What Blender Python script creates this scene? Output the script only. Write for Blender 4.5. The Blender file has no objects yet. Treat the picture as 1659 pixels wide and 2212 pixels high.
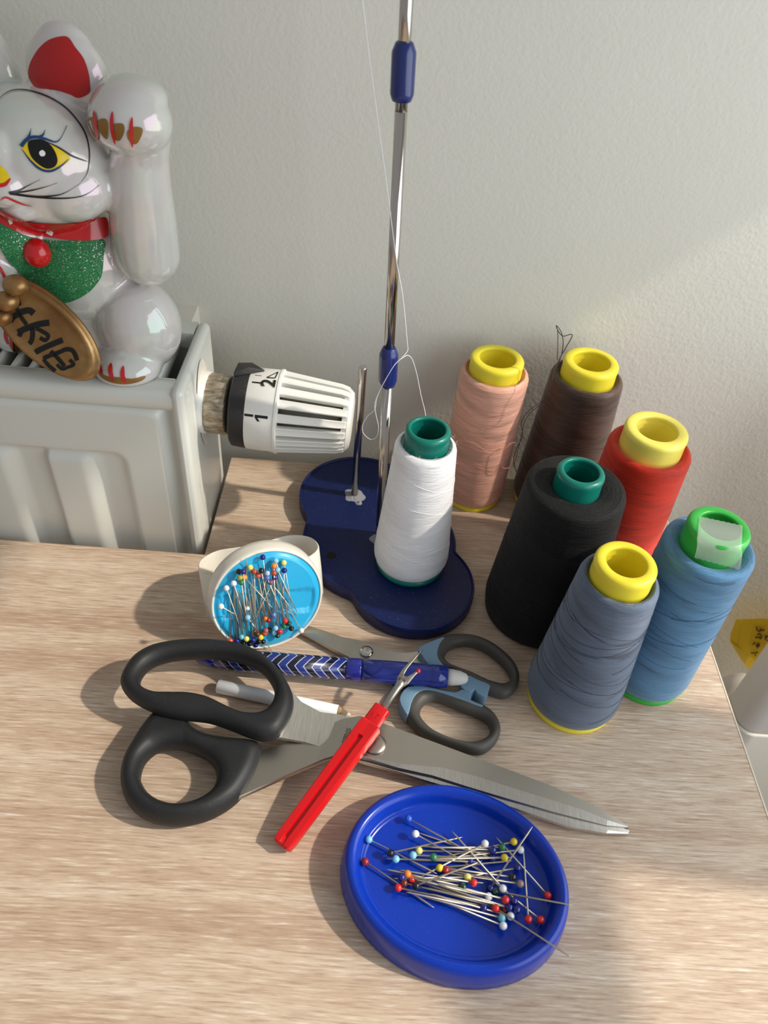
import bpy, bmesh, math, random
from mathutils import Vector, Matrix
from mathutils.bvhtree import BVHTree
from math import sin, cos, pi, radians, sqrt, atan2, hypot

random.seed(7)
S = bpy.context.scene
C = S.collection

# ---------------------------------------------------------------- camera
W, HH, F, CAMZ = 1659.0, 2212.0, 1661.0, 0.36
TH, RO, YA = radians(43.28), radians(-5.793), radians(2.1726)
fwd = Vector((sin(YA)*cos(TH), cos(YA)*cos(TH), -sin(TH)))
r0 = Vector((cos(YA), -sin(YA), 0)); d0 = fwd.cross(r0)
CR = cos(RO)*r0 + sin(RO)*d0
CD = -sin(RO)*r0 + cos(RO)*d0
cam = bpy.data.cameras.new('camera'); co = bpy.data.objects.new('camera', cam); C.objects.link(co)
M = Matrix((( CR.x, -CD.x, -fwd.x, 0), (CR.y, -CD.y, -fwd.y, 0), (CR.z, -CD.z, -fwd.z, CAMZ), (0, 0, 0, 1)))
co.matrix_world = M
cam.sensor_fit = 'VERTICAL'; cam.sensor_height = 24.0; cam.lens = 24.0*F/HH; cam.clip_start = 0.01
cam.dof.use_dof = True; cam.dof.focus_distance = 0.40; cam.dof.aperture_fstop = 9.0
S.camera = co

# ---------------------------------------------------------------- world, sun, window light, exposure
S.view_settings.view_transform = 'Standard'; S.view_settings.look = 'None'
S.view_settings.exposure = 0.0; S.view_settings.gamma = 1.0
try: S.view_settings.use_curve_mapping = False
except Exception: pass
wd = bpy.data.worlds.new('world'); S.world = wd; wd.use_nodes = True
bg = wd.node_tree.nodes['Background']; bg.inputs[0].default_value = (0.96, 0.97, 1.0, 1); bg.inputs[1].default_value = 0.34
SUN_EL, SUN_AZ = radians(42), radians(173.5)      # direction the light travels in plan
sl = bpy.data.lights.new('sun', 'SUN'); so = bpy.data.objects.new('sun', sl); C.objects.link(so)
sl.energy = 3.0; sl.angle = radians(1.6); sl.color = (1.0, 0.90, 0.76)
sd = Vector((cos(SUN_EL)*cos(SUN_AZ), cos(SUN_EL)*sin(SUN_AZ), -sin(SUN_EL)))
so.rotation_euler = sd.to_track_quat('-Z', 'Y').to_euler()
al = bpy.data.lights.new('window_daylight', 'AREA'); ao = bpy.data.objects.new('window_daylight', al); C.objects.link(ao)
al.shape = 'RECTANGLE'; al.size = 0.9; al.size_y = 0.60; al.energy = 4.8; al.color = (0.9, 0.96, 1.0)
ao.location = (0.488, -0.08, 0.33)
ao.rotation_euler = Vector((-1.0, 0.0, 0.0)).to_track_quat('-Z', 'Y').to_euler()

# ---------------------------------------------------------------- pixel helpers (points of the photograph on planes of the room)
def ray(x, y): return CR*((x-W/2)/F) + CD*((y-HH/2)/F) + fwd
CP = Vector((0, 0, CAMZ))
def at(x, y, z=0.0):
    d = ray(x, y); return CP + d*((z-CAMZ)/d.z)
def atY(x, y, Y):
    d = ray(x, y); return CP + d*(Y/d.y)
def depth(p): return (Vector(p)-CP).dot(fwd)

# ---------------------------------------------------------------- object helpers
def tag(o, label=None, cat=None, group=None, kind=None):
    if label: o['label'] = label
    if cat: o['category'] = cat
    if group: o['group'] = group
    if kind: o['kind'] = kind
    return o
def thing(name, label, cat, loc=(0, 0, 0), group=None, rot=None):
    o = bpy.data.objects.new(name, None); C.objects.link(o); o.location = loc; o.empty_display_size = 0.01
    if rot is not None: o.rotation_euler = rot
    return tag(o, label, cat, group)
def root_of(o):
    while o.parent: o = o.parent
    return o
def link(name, me, mat=None, parent=None, label=None):
    o = bpy.data.objects.new(name, me); C.objects.link(o)
    if mat is not None:
        me.materials.clear(); me.materials.append(mat)
    if parent is not None: o.parent = parent
    if label: o['label'] = label
    return o
def mk(name, verts, faces, mat, parent=None, smooth=True, local=False, label=None, kind=None):
    """one mesh object; world coordinates unless local"""
    me = bpy.data.meshes.new(name)
    off = Vector((0, 0, 0))
    if parent is not None and not local: off = root_of(parent).location
    me.from_pydata([tuple(Vector(v)-off) for v in verts], [], faces)
    bm = bmesh.new(); bm.from_mesh(me); bmesh.ops.recalc_face_normals(bm, faces=bm.faces); bm.to_mesh(me); bm.free()
    if smooth: me.polygons.foreach_set('use_smooth', [True]*len(me.polygons))
    me.update()
    o = link(name, me, mat, parent, label)
    if kind: o['kind'] = kind
    return o
def sharp(o, ang=35):
    me = o.data; bm = bmesh.new(); bm.from_mesh(me)
    for e in bm.edges:
        if len(e.link_faces) == 2 and e.calc_face_angle(0) > radians(ang): e.smooth = False
    bm.to_mesh(me); bm.free(); return o
def join(parts):
    V, Fc = [], []
    for v, f in parts:
        n = len(V); V += list(v); Fc += [tuple(i+n for i in q) for q in f]
    return V, Fc
def lathe(prof, seg=64, closed=False):
    V, Fc = [], []
    for r, z in prof:
        for k in range(seg):
            a = 2*pi*k/seg; V.append((r*cos(a), r*sin(a), z))
    n = len(prof)
    for i in range(n if closed else n-1):
        j = (i+1) % n
        for k in range(seg):
            k2 = (k+1) % seg
            Fc.append((i*seg+k, i*seg+k2, j*seg+k2, j*seg+k))
    return V, Fc
def tube(path, rad, seg=10, cap=True):
    """round tube along a list of points; rad number or list"""
    P = [Vector(p) for p in path]; n = len(P)
    V, Fc = [], []; up = None
    for i in range(n):
        t = (P[min(i+1, n-1)]-P[max(i-1, 0)]).normalized()
        if up is None:
            up = Vector((0, 0, 1)) if abs(t.z) < .9 else Vector((1, 0, 0))
        u = (up - t*up.dot(t)).normalized(); w = t.cross(u); up = u
        r = rad[i] if isinstance(rad, (list, tuple)) else rad
        for k in range(seg):
            a = 2*pi*k/seg; V.append(P[i]+u*(r*cos(a))+w*(r*sin(a)))
    for i in range(n-1):
        for k in range(seg):
            k2 = (k+1) % seg; Fc.append((i*seg+k, i*seg+k2, (i+1)*seg+k2, (i+1)*seg+k))
    if cap:
        Fc.append(tuple(range(seg-1, -1, -1))); Fc.append(tuple((n-1)*seg+k for k in range(seg)))
    return V, Fc
def catmull(P, sub=6, closed=False):
    P = [Vector(p) for p in P]; n = len(P); out = []
    rng = n if closed else n-1
    for i in range(rng):
        if closed: a, b, c, d = P[(i-1) % n], P[i], P[(i+1) % n], P[(i+2) % n]
        else: a, b, c, d = P[max(i-1, 0)], P[i], P[i+1], P[min(i+2, n-1)]
        for s in range(sub):
            t = s/sub
            out.append(0.5*((2*b)+(c-a)*t+(2*a-5*b+4*c-d)*t*t+(3*b-a-3*c+d)*t**3))
    if not closed: out.append(P[-1])
    return out
def box(lo, hi):
    x0, y0, z0 = lo; x1, y1, z1 = hi
    V = [(x0,y0,z0),(x1,y0,z0),(x1,y1,z0),(x0,y1,z0),(x0,y0,z1),(x1,y0,z1),(x1,y1,z1),(x0,y1,z1)]
    return V, [(0,3,2,1),(4,5,6,7),(0,1,5,4),(1,2,6,5),(2,3,7,6),(3,0,4,7)]
def bevel(o, w, seg=2, ang=30):
    bm = bmesh.new(); bm.from_mesh(o.data)
    ed = [e for e in bm.edges if len(e.link_faces) == 2 and e.calc_face_angle(0) > radians(ang)]
    bmesh.ops.bevel(bm, geom=ed, offset=w, segments=seg, affect='EDGES', profile=.5, clamp_overlap=True)
    bm.to_mesh(o.data); bm.free()
    o.data.polygons.foreach_set('use_smooth', [True]*len(o.data.polygons))
    sharp(o, 50); return o
def prism(pts, zlo, zhi):
    """flat outline (x, y) extruded between two heights (numbers or functions of x, y)"""
    n = len(pts); g = lambda h, p: h(p[0], p[1]) if callable(h) else h
    V = [(p[0], p[1], g(zlo, p)) for p in pts]+[(p[0], p[1], g(zhi, p)) for p in pts]
    Fc = [tuple(range(n-1, -1, -1)), tuple(range(n, 2*n))]+[(i, (i+1) % n, n+(i+1) % n, n+i) for i in range(n)]
    return V, Fc
def ellipsoid(c, r, rot=None, seg=28, rings=16):
    V, Fc = [], []
    for i in range(rings+1):
        ph = pi*i/rings
        for k in range(seg):
            a = 2*pi*k/seg
            v = Vector((r[0]*sin(ph)*cos(a), r[1]*sin(ph)*sin(a), r[2]*cos(ph)))
            if rot is not None: v = rot @ v
            V.append(Vector(c)+v)
    for i in range(rings):
        for k in range(seg):
            k2 = (k+1) % seg; Fc.append((i*seg+k, (i+1)*seg+k, (i+1)*seg+k2, i*seg+k2))
    return V, Fc

# ---------------------------------------------------------------- materials
def srgb(r, g, b):
    f = lambda c: (c/255/12.92) if c/255 <= .04045 else ((c/255+.055)/1.055)**2.4
    return (f(r), f(g), f(b), 1)
def mat(name, col, rough=.5, metal=0, spec=.5, coat=0, trans=0, sheen=0, ior=1.45, coat_rough=.05, sss=0):
    m = bpy.data.materials.new(name); m.use_nodes = True
    p = m.node_tree.nodes['Principled BSDF']
    p.inputs['Base Color'].default_value = srgb(*col); p.inputs['Roughness'].default_value = rough
    p.inputs['Metallic'].default_value = metal; p.inputs['Specular IOR Level'].default_value = spec
    p.inputs['Coat Weight'].default_value = coat; p.inputs['Coat Roughness'].default_value = coat_rough
    p.inputs['Transmission Weight'].default_value = trans; p.inputs['IOR'].default_value = ior
    p.inputs['Sheen Weight'].default_value = sheen
    if sss: p.inputs['Subsurface Weight'].default_value = sss; p.inputs['Subsurface Radius'].default_value = (.004,.004,.004)
    return m
class N:
    """tiny node helper"""
    def __init__(s, m): s.m = m; s.t = m.node_tree; s.p = s.t.nodes['Principled BSDF']
    def n(s, typ, **kw):
        x = s.t.nodes.new(typ)
        for k, v in kw.items():
            if k.startswith('i_'): x.inputs[k[2:].replace('_', ' ')].default_value = v
            else: setattr(x, k, v)
        return x
    def l(s, a, b): s.t.links.new(a, b)
    def math(s, op, a, b=None, c=None):
        x = s.t.nodes.new('ShaderNodeMath'); x.operation = op
        for i, v in enumerate((a, b, c)):
            if v is None: continue
            if isinstance(v, (int, float)): x.inputs[i].default_value = v
            else: s.l(v, x.inputs[i])
        return x.outputs[0]
    def mixc(s, fac, a, b):
        x = s.t.nodes.new('ShaderNodeMix'); x.data_type = 'RGBA'
        for i, v in ((0, fac), (6, a), (7, b)):
            if isinstance(v, (int, float, tuple)): x.inputs[i].default_value = v
            else: s.l(v, x.inputs[i])
        return x.outputs[2]
    def ramp(s, fac, stops):
        x = s.t.nodes.new('ShaderNodeValToRGB'); s.l(fac, x.inputs[0])
        e = x.color_ramp.elements
        while len(e) < len(stops): e.new(.5)
        for q, (pos, c) in zip(e, stops): q.position = pos; q.color = c
        return x.outputs[0]
    def bump(s, h, strength=.3, dist=.001, coat=False):
        x = s.t.nodes.new('ShaderNodeBump'); x.inputs['Strength'].default_value = strength; x.inputs['Distance'].default_value = dist
        s.l(h, x.inputs['Height']); s.l(x.outputs[0], s.p.inputs['Normal']); return x
    def coords(s, scale=(1, 1, 1), kind='Object', rot=(0, 0, 0)):
        tc = s.t.nodes.new('ShaderNodeTexCoord'); mp = s.t.nodes.new('ShaderNodeMapping')
        mp.inputs['Scale'].default_value = scale; mp.inputs['Rotation'].default_value = rot
        s.l(tc.outputs[kind], mp.inputs[0]); return mp.outputs[0]
    def noise(s, v, scale=1, detail=4, rough=.55, dist=0):
        x = s.t.nodes.new('ShaderNodeTexNoise'); x.inputs['Scale'].default_value = scale; x.inputs['Detail'].default_value = detail
        x.inputs['Roughness'].default_value = rough; x.inputs['Distortion'].default_value = dist
        s.l(v, x.inputs['Vector']); return x.outputs[0]

def speckle(m, amount=.15, scale=1500, col=(.6, .6, .6, 1)):
    k = N(m); base = tuple(k.p.inputs['Base Color'].default_value)
    f = k.ramp(k.noise(k.coords(), scale, 2), [(.66, (0,0,0,1)), (.74, (1,1,1,1))])
    k.l(k.mixc(k.math('MULTIPLY', f, amount), base, col), k.p.inputs['Base Color']); return m

# wood laminate, grain along X
M_wood = mat('oak_laminate', (200, 166, 132), .5, spec=.4)
k = N(M_wood)
v = k.coords((1, 1, 1))
warp = k.noise(k.coords((4, 9, 4)), 1.0, 3)
wv = k.n('ShaderNodeVectorMath', operation='MULTIPLY_ADD')
comb = k.n('ShaderNodeCombineXYZ'); k.l(warp, comb.inputs[1])
k.l(comb.outputs[0], wv.inputs[0]); wv.inputs[1].default_value = (0, .012, 0); k.l(v, wv.inputs[2])
mp1 = k.n('ShaderNodeMapping'); mp1.inputs['Scale'].default_value = (55, 900, 20); k.l(wv.outputs[0], mp1.inputs[0])
mp2 = k.n('ShaderNodeMapping'); mp2.inputs['Scale'].default_value = (130, 2200, 20); k.l(wv.outputs[0], mp2.inputs[0])
mp3 = k.n('ShaderNodeMapping'); mp3.inputs['Scale'].default_value = (4.5, 70, 3); k.l(wv.outputs[0], mp3.inputs[0])
n1 = k.noise(mp1.outputs[0], 1, 4, .6); n2 = k.noise(mp2.outputs[0], 1, 3, .6); n3 = k.noise(mp3.outputs[0], 1, 3, .5)
tone = k.ramp(n3, [(.3, srgb(186,160,138)), (.52, srgb(203,181,158)), (.72, srgb(215,197,177))])
dk = k.ramp(n1, [(.3, (1,1,1,1)), (.5, (0,0,0,1))])
lt = k.ramp(n1, [(.55, (0,0,0,1)), (.72, (1,1,1,1))])
fine = k.ramp(n2, [(.3, (1,1,1,1)), (.55, (0,0,0,1))])
c1 = k.mixc(k.math('MULTIPLY', dk, .7), tone, srgb(150,120,101))
c2 = k.mixc(k.math('MULTIPLY', lt, .85), c1, srgb(234,223,208))
c3 = k.mixc(k.math('MULTIPLY', fine, .4), c2, srgb(154,124,104))
k.l(c3, k.p.inputs['Base Color'])
k.bump(k.math('ADD', n1, k.math('MULTIPLY', n2, .6)), .3, .0004)

M_edge = mat('edge_band', (222, 205, 184), .5)

M_wall = mat('wall_paint', (219, 217, 207), .75, spec=.3)
k = N(M_wall); v = k.coords()
h1 = k.noise(v, 430, 3, .5); h2 = k.noise(v, 260, 2, .5)
k.bump(k.math('ADD', h1, k.math('MULTIPLY', h2, .8)), .2, .0010)
sp = k.ramp(k.noise(v, 55, 6, .75), [(.735, (0,0,0,1)), (.76, (1,1,1,1))])
tn = k.ramp(k.noise(v, 5, 3), [(.3, srgb(216,214,204)), (.7, srgb(222,220,210))])
k.l(k.mixc(k.math('MULTIPLY', sp, .25), tn, srgb(120,112,104)), k.p.inputs['Base Color'])

M_rad = mat('radiator_enamel', (214, 216, 209), .32, spec=.5, coat=.3)
k = N(M_rad)
dirt = k.ramp(k.noise(k.coords((1,1,.35)), 90, 5, .7), [(.66, (0,0,0,1)), (.78, (1,1,1,1))])
k.l(k.mixc(k.math('MULTIPLY', dirt, .18), srgb(214,216,209), srgb(150,140,125)), k.p.inputs['Base Color'])
M_radin = mat('radiator_inside', (70, 68, 62), .7)
M_white = mat('white_plastic', (232, 232, 226), .38)
speckle(M_white, .3, 900, srgb(150,145,135))
M_vblack = mat('black_plastic', (38, 37, 38), .55); speckle(M_vblack, .25, 700, srgb(150,148,146))
M_ink = mat('black_ink', (22, 22, 22), .5)
M_nut = mat('worn_brass_nut', (178, 166, 146), .4, .75)
k = N(M_nut); nn = k.noise(k.coords((1,3,3)), 160, 4, .7)
k.l(k.ramp(nn, [(.3, srgb(120,104,84)), (.55, srgb(182,170,150)), (.72, srgb(214,206,192))]), k.p.inputs['Base Color'])
M_vcore = mat('valve_core', (120, 116, 104), .6)

M_navy = mat('navy_plastic', (13, 28, 78), .42, spec=.4); speckle(M_navy, .3, 800, srgb(120,130,170))
M_navyj = mat('navy_joint', (20, 38, 106), .3, spec=.6, coat=.3)
M_chrome = mat('chrome', (196, 190, 184), .16, 1)
M_glue = mat('dry_glue', (150, 152, 160), .8)
k = N(M_glue); k.bump(k.noise(k.coords(), 900, 4), .8, .001)
M_teal = mat('teal_plastic', (14, 116, 102), .3, spec=.5)
M_yel = mat('yellow_plastic', (234, 218, 58), .34, spec=.5)
M_yelp = mat('pale_yellow_plastic', (240, 226, 104), .3, spec=.5)
M_green = mat('green_plastic', (54, 172, 68), .32, spec=.5)
M_hole = mat('dark_hole', (10, 10, 14), .8)

def thread_mat(name, col, rough=.55, dark=.72, light=1.18, sheen=.25, fuzzy=False, lines=.5):
    m = mat(name, col, rough, spec=.35, sheen=sheen); k = N(m)
    p = k.p; p.inputs['Sheen Roughness'].default_value = .4
    tc = k.n('ShaderNodeTexCoord'); sx = k.n('ShaderNodeSeparateXYZ'); k.l(tc.outputs['Object'], sx.inputs[0])
    ang = k.math('ARCTAN2', sx.outputs[1], sx.outputs[0])
    rr = k.math('SQRT', k.math('ADD', k.math('MULTIPLY', sx.outputs[0], sx.outputs[0]), k.math('MULTIPLY', sx.outputs[1], sx.outputs[1])))
    z = sx.outputs[2]
    # criss-cross layers: height along a slanted wind
    def layer(amp, ph, fz, seed):
        s_ = k.math('MULTIPLY', k.math('SINE', k.math('ADD', ang, ph)), amp)
        zz = k.math('ADD', z, s_)
        cb = k.n('ShaderNodeCombineXYZ'); k.l(k.math('MULTIPLY', k.math('COSINE', ang), .6), cb.inputs[0])
        k.l(k.math('MULTIPLY', zz, fz), cb.inputs[1]); k.l(k.math('MULTIPLY', k.math('ADD', rr, k.math('MULTIPLY', k.math('SINE', ang), .0008)), fz), cb.inputs[2])
        cb2 = k.n('ShaderNodeVectorMath', operation='ADD'); k.l(cb.outputs[0], cb2.inputs[0]); cb2.inputs[1].default_value = (seed, seed*1.7, 0)
        return k.noise(cb2.outputs[0], 1, 2, .5)
    a = layer(.0035, .4, 2600, 1.3); b = layer(-.0045, 1.9, 1500, 5.1); c = layer(.006, 3.3, 210, 9.7); d = layer(-.005, 5.0, 120, 3.9)
    base = srgb(*col)
    dk = tuple(x*dark for x in base[:3])+(1,); lt = tuple(min(1, x*light) for x in base[:3])+(1,)
    f = k.math('ADD', k.math('MULTIPLY', a, .25), k.math('ADD', k.math('MULTIPLY', b, .2), k.math('ADD', k.math('MULTIPLY', c, .2), k.math('MULTIPLY', d, .35))))
    colr = k.ramp(f, [(.38, dk), (.5, base), (.6, lt)])  # lighter and darker sheen of the winds is put into the colour
    ln = k.ramp(c, [(.30, (1,1,1,1)), (.33, (0,0,0,1))])
    dk2 = tuple(x*.45 for x in base[:3])+(1,)
    k.l(k.mixc(k.math('MULTIPLY', ln, lines), colr, dk2), p.inputs['Base Color'])
    hgt = k.math('ADD', k.math('MULTIPLY', a, .5), k.math('ADD', k.math('MULTIPLY', b, .5), k.math('MULTIPLY', c, 1.2)))
    k.bump(hgt, .65 if not fuzzy else .9, .0009)
    return m
M_tw = thread_mat('white_thread', (246, 247, 250), .5, .9, 1.05, .3, lines=.25)
M_tp = thread_mat('peach_thread', (228, 172, 150), .45, .74, 1.2)
M_tb = thread_mat('brown_thread', (80, 60, 52), .42, .55, 1.45)
M_tr = thread_mat('red_thread', (210, 44, 14), .55, .7, 1.15)
M_tk = thread_mat('black_thread', (17, 17, 19), .7, .6, 1.6, .04, fuzzy=True)
M_ts = thread_mat('slate_blue_thread', (92, 106, 126), .55, .72, 1.18, lines=.8)
M_tl = thread_mat('light_blue_thread', (88, 136, 174), .45, .74, 1.22, lines=.7)
M_fuzz_w = mat('white_fibre', (240, 242, 246), .6); M_fuzz_k = mat('black_fibre', (62, 62, 66), .6); M_ss = mat('slate_crease', (52, 58, 76), .6); M_sl = mat('blue_crease', (46, 84, 128), .6)
M_sp = mat('peach_strand', (216, 150, 126), .6); M_sb = mat('brown_strand', (62, 46, 42), .6); M_sw = mat('white_strand', (236, 236, 238), .6)
M_tape = mat('clear_tape', (226, 236, 226), .3, spec=.4); M_tape.node_tree.nodes['Principled BSDF'].inputs['Alpha'].default_value = .22

M_steel = mat('brushed_steel', (176, 170, 160), .34, 1)
k = N(M_steel); nz = k.noise(k.coords((260, 30, 30)), 6, 3)
k.bump(nz, .05, .0004)
M_steelb = mat('ground_steel', (206, 202, 194), .3, 1)
k = N(M_steelb); nz = k.noise(k.coords((1500, 40, 40), rot=(0, 0, .35)), 3, 2)
k.l(k.ramp(nz, [(.3, srgb(186,182,174)), (.7, srgb(216,212,204))]), k.p.inputs['Base Color']); k.bump(nz, .06, .0003)
M_etch = mat('etched_steel', (96, 92, 86), .6, .6)
M_rubber = mat('black_soft_grip', (34, 35, 37), .5, spec=.4); speckle(M_rubber, .12, 1300, srgb(150,150,150))
M_grey = mat('dark_grey_grip', (74, 72, 68), .5, spec=.4)
M_bluep = mat('grey_blue_plastic', (112, 144, 168), .4, spec=.4)
M_red = mat('red_plastic', (206, 20, 26), .36, spec=.5, sss=.05)
M_redg = mat('red_ball', (190, 30, 34), .15, coat=.4)
M_dish = mat('royal_blue_plastic', (5, 50, 164), .24, spec=.5); speckle(M_dish, .12, 900, srgb(110,130,220))
M_cushw = mat('cream_plastic', (230, 226, 214), .36); speckle(M_cushw, .25, 500, srgb(150,140,125))
M_cyan = mat('sky_blue_plastic', (46, 178, 230), .22, spec=.5, coat=.3)
M_pinsteel = mat('pin_steel', (206, 196, 178), .38, .85)
M_pencilw = mat('white_lacquer', (236, 240, 243), .3, coat=.3)
M_bare = mat('bare_wood', (212, 178, 136), .6)
M_lead = mat('white_lead', (225, 220, 214), .6)
M_penblue = mat('pen_blue', (26, 34, 130), .18, spec=.6, coat=.5)
M_pencap = mat('translucent_blue', (70, 92, 214), .12, trans=.7, ior=1.4, coat=.3)
M_penink = mat('pen_inner', (20, 26, 90), .3)
M_eraser = mat('eraser_rubber', (206, 204, 200), .6)

# pen barrel: zigzag bands
M_chev = mat('zigzag_barrel', (26, 34, 120), .2, spec=.6, coat=.5)
k = N(M_chev); tc = k.n('ShaderNodeTexCoord'); sx = k.n('ShaderNodeSeparateXYZ'); k.l(tc.outputs['Object'], sx.inputs[0])
an = k.math('DIVIDE', k.math('ADD', k.math('ARCTAN2', sx.outputs[1], sx.outputs[2]), pi), 2*pi)
tri = k.math('PINGPONG', k.math('ADD', k.math('MULTIPLY', an, 3.0), .33), .5)
u = k.math('ADD', k.math('MULTIPLY', sx.outputs[0], 1/.0046), k.math('MULTIPLY', tri, 2.2))
fr = k.math('FRACT', u); line = k.math('LESS_THAN', fr, .14)
fr2 = k.math('FRACT', k.math('MULTIPLY', u, .5)); alt = k.math('LESS_THAN', fr2, .5)
bb = k.mixc(alt, srgb(28,48,124), srgb(12,14,42))
k.l(k.mixc(line, bb, srgb(176,178,196)), k.p.inputs['Base Color'])

# ceramic cat
M_pearl = mat('pearl_glaze', (208, 207, 202), .14, spec=.7, coat=1.0)
p = M_pearl.node_tree.nodes['Principled BSDF']
if 'Thin Film Thickness' in p.inputs:
    k = N(M_pearl); nz = k.noise(k.coords(), 22, 2)
    k.l(k.math('ADD', k.math('MULTIPLY', nz, 500), 220), p.inputs['Thin Film Thickness']); p.inputs['Thin Film IOR'].default_value = 1.7
p.inputs['Coat Roughness'].default_value = .03
M_gred = mat('red_glaze', (196, 24, 28), .25, coat=.5)
M_redmat = mat('red_ear_paint', (178, 28, 30), .45)
M_gold = mat('gold_paint', (160, 122, 74), .36, .7)
k = N(M_gold); k.l(k.ramp(k.noise(k.coords(), 60, 3), [(.3, srgb(134,98,58)), (.6, srgb(164,128,82)), (.8, srgb(196,172,128))]), k.p.inputs['Base Color'])
M_goldt = mat('gold_claw_paint', (150, 112, 58), .35, .5)
M_glit = mat('green_glitter', (38, 122, 70), .5)
k = N(M_glit); vo = k.n('ShaderNodeTexVoronoi'); vo.inputs['Scale'].default_value = 2600; k.l(k.coords(), vo.inputs['Vector'])
sep = k.n('ShaderNodeSeparateColor'); k.l(vo.outputs['Color'], sep.inputs[0])
k.l(k.ramp(sep.outputs[0], [(.0, srgb(20,78,46)), (.45, srgb(40,126,72)), (.955, srgb(52,142,84)), (.975, srgb(230,240,220))]), k.p.inputs['Base Color'])
k.l(k.math('GREATER_THAN', sep.outputs[0], .965), k.p.inputs['Metallic']); k.bump(sep.outputs[1], .5, .0006)
M_eyey = mat('eye_yellow', (232, 200, 24), .3); M_eyek = mat('eye_black', (14, 14, 16), .25); M_eyeb = mat('lash_blue', (24, 62, 112), .35)
M_line = mat('painted_dark_line', (40, 36, 60), .4); M_wht = mat('painted_white', (235, 232, 225), .4)
M_coal = mat('black_brush_paint', (14, 16, 16), .3)
M_note = mat('yellow_paper', (244, 204, 30), .7); M_noteb = mat('yellow_paper_back', (238, 204, 60), .7); M_noteink = mat('note_ink', (70, 44, 24), .7)
M_bag = mat('white_sheeting', (232, 228, 222), .5); M_boxw = mat('offwhite_plastic', (226, 221, 210), .5)
M_floor = mat('floor_grey', (170, 160, 148), .6)

# ================================================================ SETTING
WY = .440
st = lambda o: tag(o, kind='structure')
st(mk('wall_back', *box((-1.6, WY, -.75), (1.0, WY+.05, 1.2)), M_wall, smooth=False))
st(mk('floor', *box((-1.6, -1.2, -.80), (2.2, WY+.05, -.75)), M_floor, smooth=False))

# unseen window wall to the right: opening, bar, uprights placed to cut the sun
WX = .50; TE = math.tan(SUN_EL); VT = WX*TE
oz0, oz1, oy0, oy1 = -.45, VT+.195+.06, -.62, .362
sz = VT+.004+.06           # underside of a corner block added to shade the back wall
st(mk('wall_right', *join([box((WX, -1.2, -.75), (WX+.06, WY, oz0)), box((WX, -1.2, oz1), (WX+.06, WY, 1.2)), box((WX, -1.2, oz0), (WX+.06, oy0, oz1)), box((WX, oy1, sz), (WX+.06, WY, oz1))]), M_wall, smooth=False))
win = st(mk('window_1', *join([box((WX+.02, oy0, oz0), (WX+.05, WY, oz0+.03)), box((WX+.02, oy0, oz0), (WX+.05, oy0+.03, oz1))]), M_white, smooth=False))
rz = (WX+.03)*TE
mk('added_shade_bar', *box((WX+.025, oy0, rz-.110), (WX+.035, .330, rz-.048)), M_white, win, smooth=False)  # bar added out of view to cast the shade band across the dish
mk('unseen_upright', *box((WX+.025, .107, oz0), (WX+.035, .205, rz-.08)), M_white, win, smooth=False)  # upright added out of view to keep sun off the right of the table
mk('unseen_upright', *box((WX+.025, -.40, oz0), (WX+.035, -.34, oz1)), M_white, win, smooth=False)

# ---------------------------------------------------------------- table top with a notch round the radiator
tt = thing('table_top', 'oak laminate table top notched around the radiator, everything stands on it', 'table', (0, 0, 0))
NX, NY, TX, TBY = -.0972, .3305, .2140, .4272
top = [(-.75, -.35), (TX-.0008, -.35), (TX-.0008, TBY), (NX, TBY), (NX, NY), (-.75, NY)]
o = mk('board', *prism(top, -.018, 0), M_wood, tt, smooth=False)
def strip(x0, y0, x1, y1): return box((x0, y0, -.0175), (x1, y1, .0002))
mk('edge_band', *strip(TX-.0008, -.35, TX, TBY), M_edge, tt, smooth=False, label='pale edge banding on the right-hand edge')
for (x, y) in ((-.7, -.3), (.17, -.3), (-.7, .28), (.17, .38)):
    o = mk('leg', *box((x-.02, y-.02, -.75), (x+.02, y+.02, -.018)), M_boxw, tt, smooth=False)

# ================================================================ RADIATOR
RX, RF, RB, RT = -.1000, .3375, .4130, .1165
rad = thing('radiator', 'white panel radiator with fluted front behind the notch of the table', 'radiator', (-.25, .375, -.45))
# front panel: height field
def sm(a, b, x):
    t = max(0, min(1, (x-a)/(b-a))); return t*t*(3-2*t)
def rrect(x, z, xr, zt, R):   # signed distance inside a region open to left and bottom with a rounded top right corner
    dx, dz = xr-x, zt-z
    if dx < R and dz < R: return R-hypot(R-dx, R-dz)
    return min(dx, dz)
def panel_y(x, z):
    y = RF+.006
    y -= .0055*sm(0, .006, rrect(x, z, -.1110, .1065, .010))
    d = rrect(x, z, -.1375, .0725, .009)
    y += .0035*sm(0, .004, d)
    if d > 0:
        pz = sm(.001, .008, d); t = (-.1375-x) % .0475       # distance left of the field edge
        w = sm(.014, .027, t)*(1-sm(.0450, .0475, t))
        y -= .0052*w*pz
    return y
xs = [-.60+.0014*i for i in range(int((.60-.1065)/.0014)+1)]
zs = [-.30, -.2, -.1, -.05, -.02]+[-.02+.0018*i for i in range(1, 71)]
V = []; Fc = []
for z in zs:
    for x in xs: V.append((x, panel_y(x, z), z))
nx = len(xs)
for j in range(len(zs)-1):
    for i in range(nx-1): Fc.append((j*nx+i, j*nx+i+1, (j+1)*nx+i+1, (j+1)*nx+i))
mk('front_panel', V, Fc, M_rad, rad)
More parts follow.
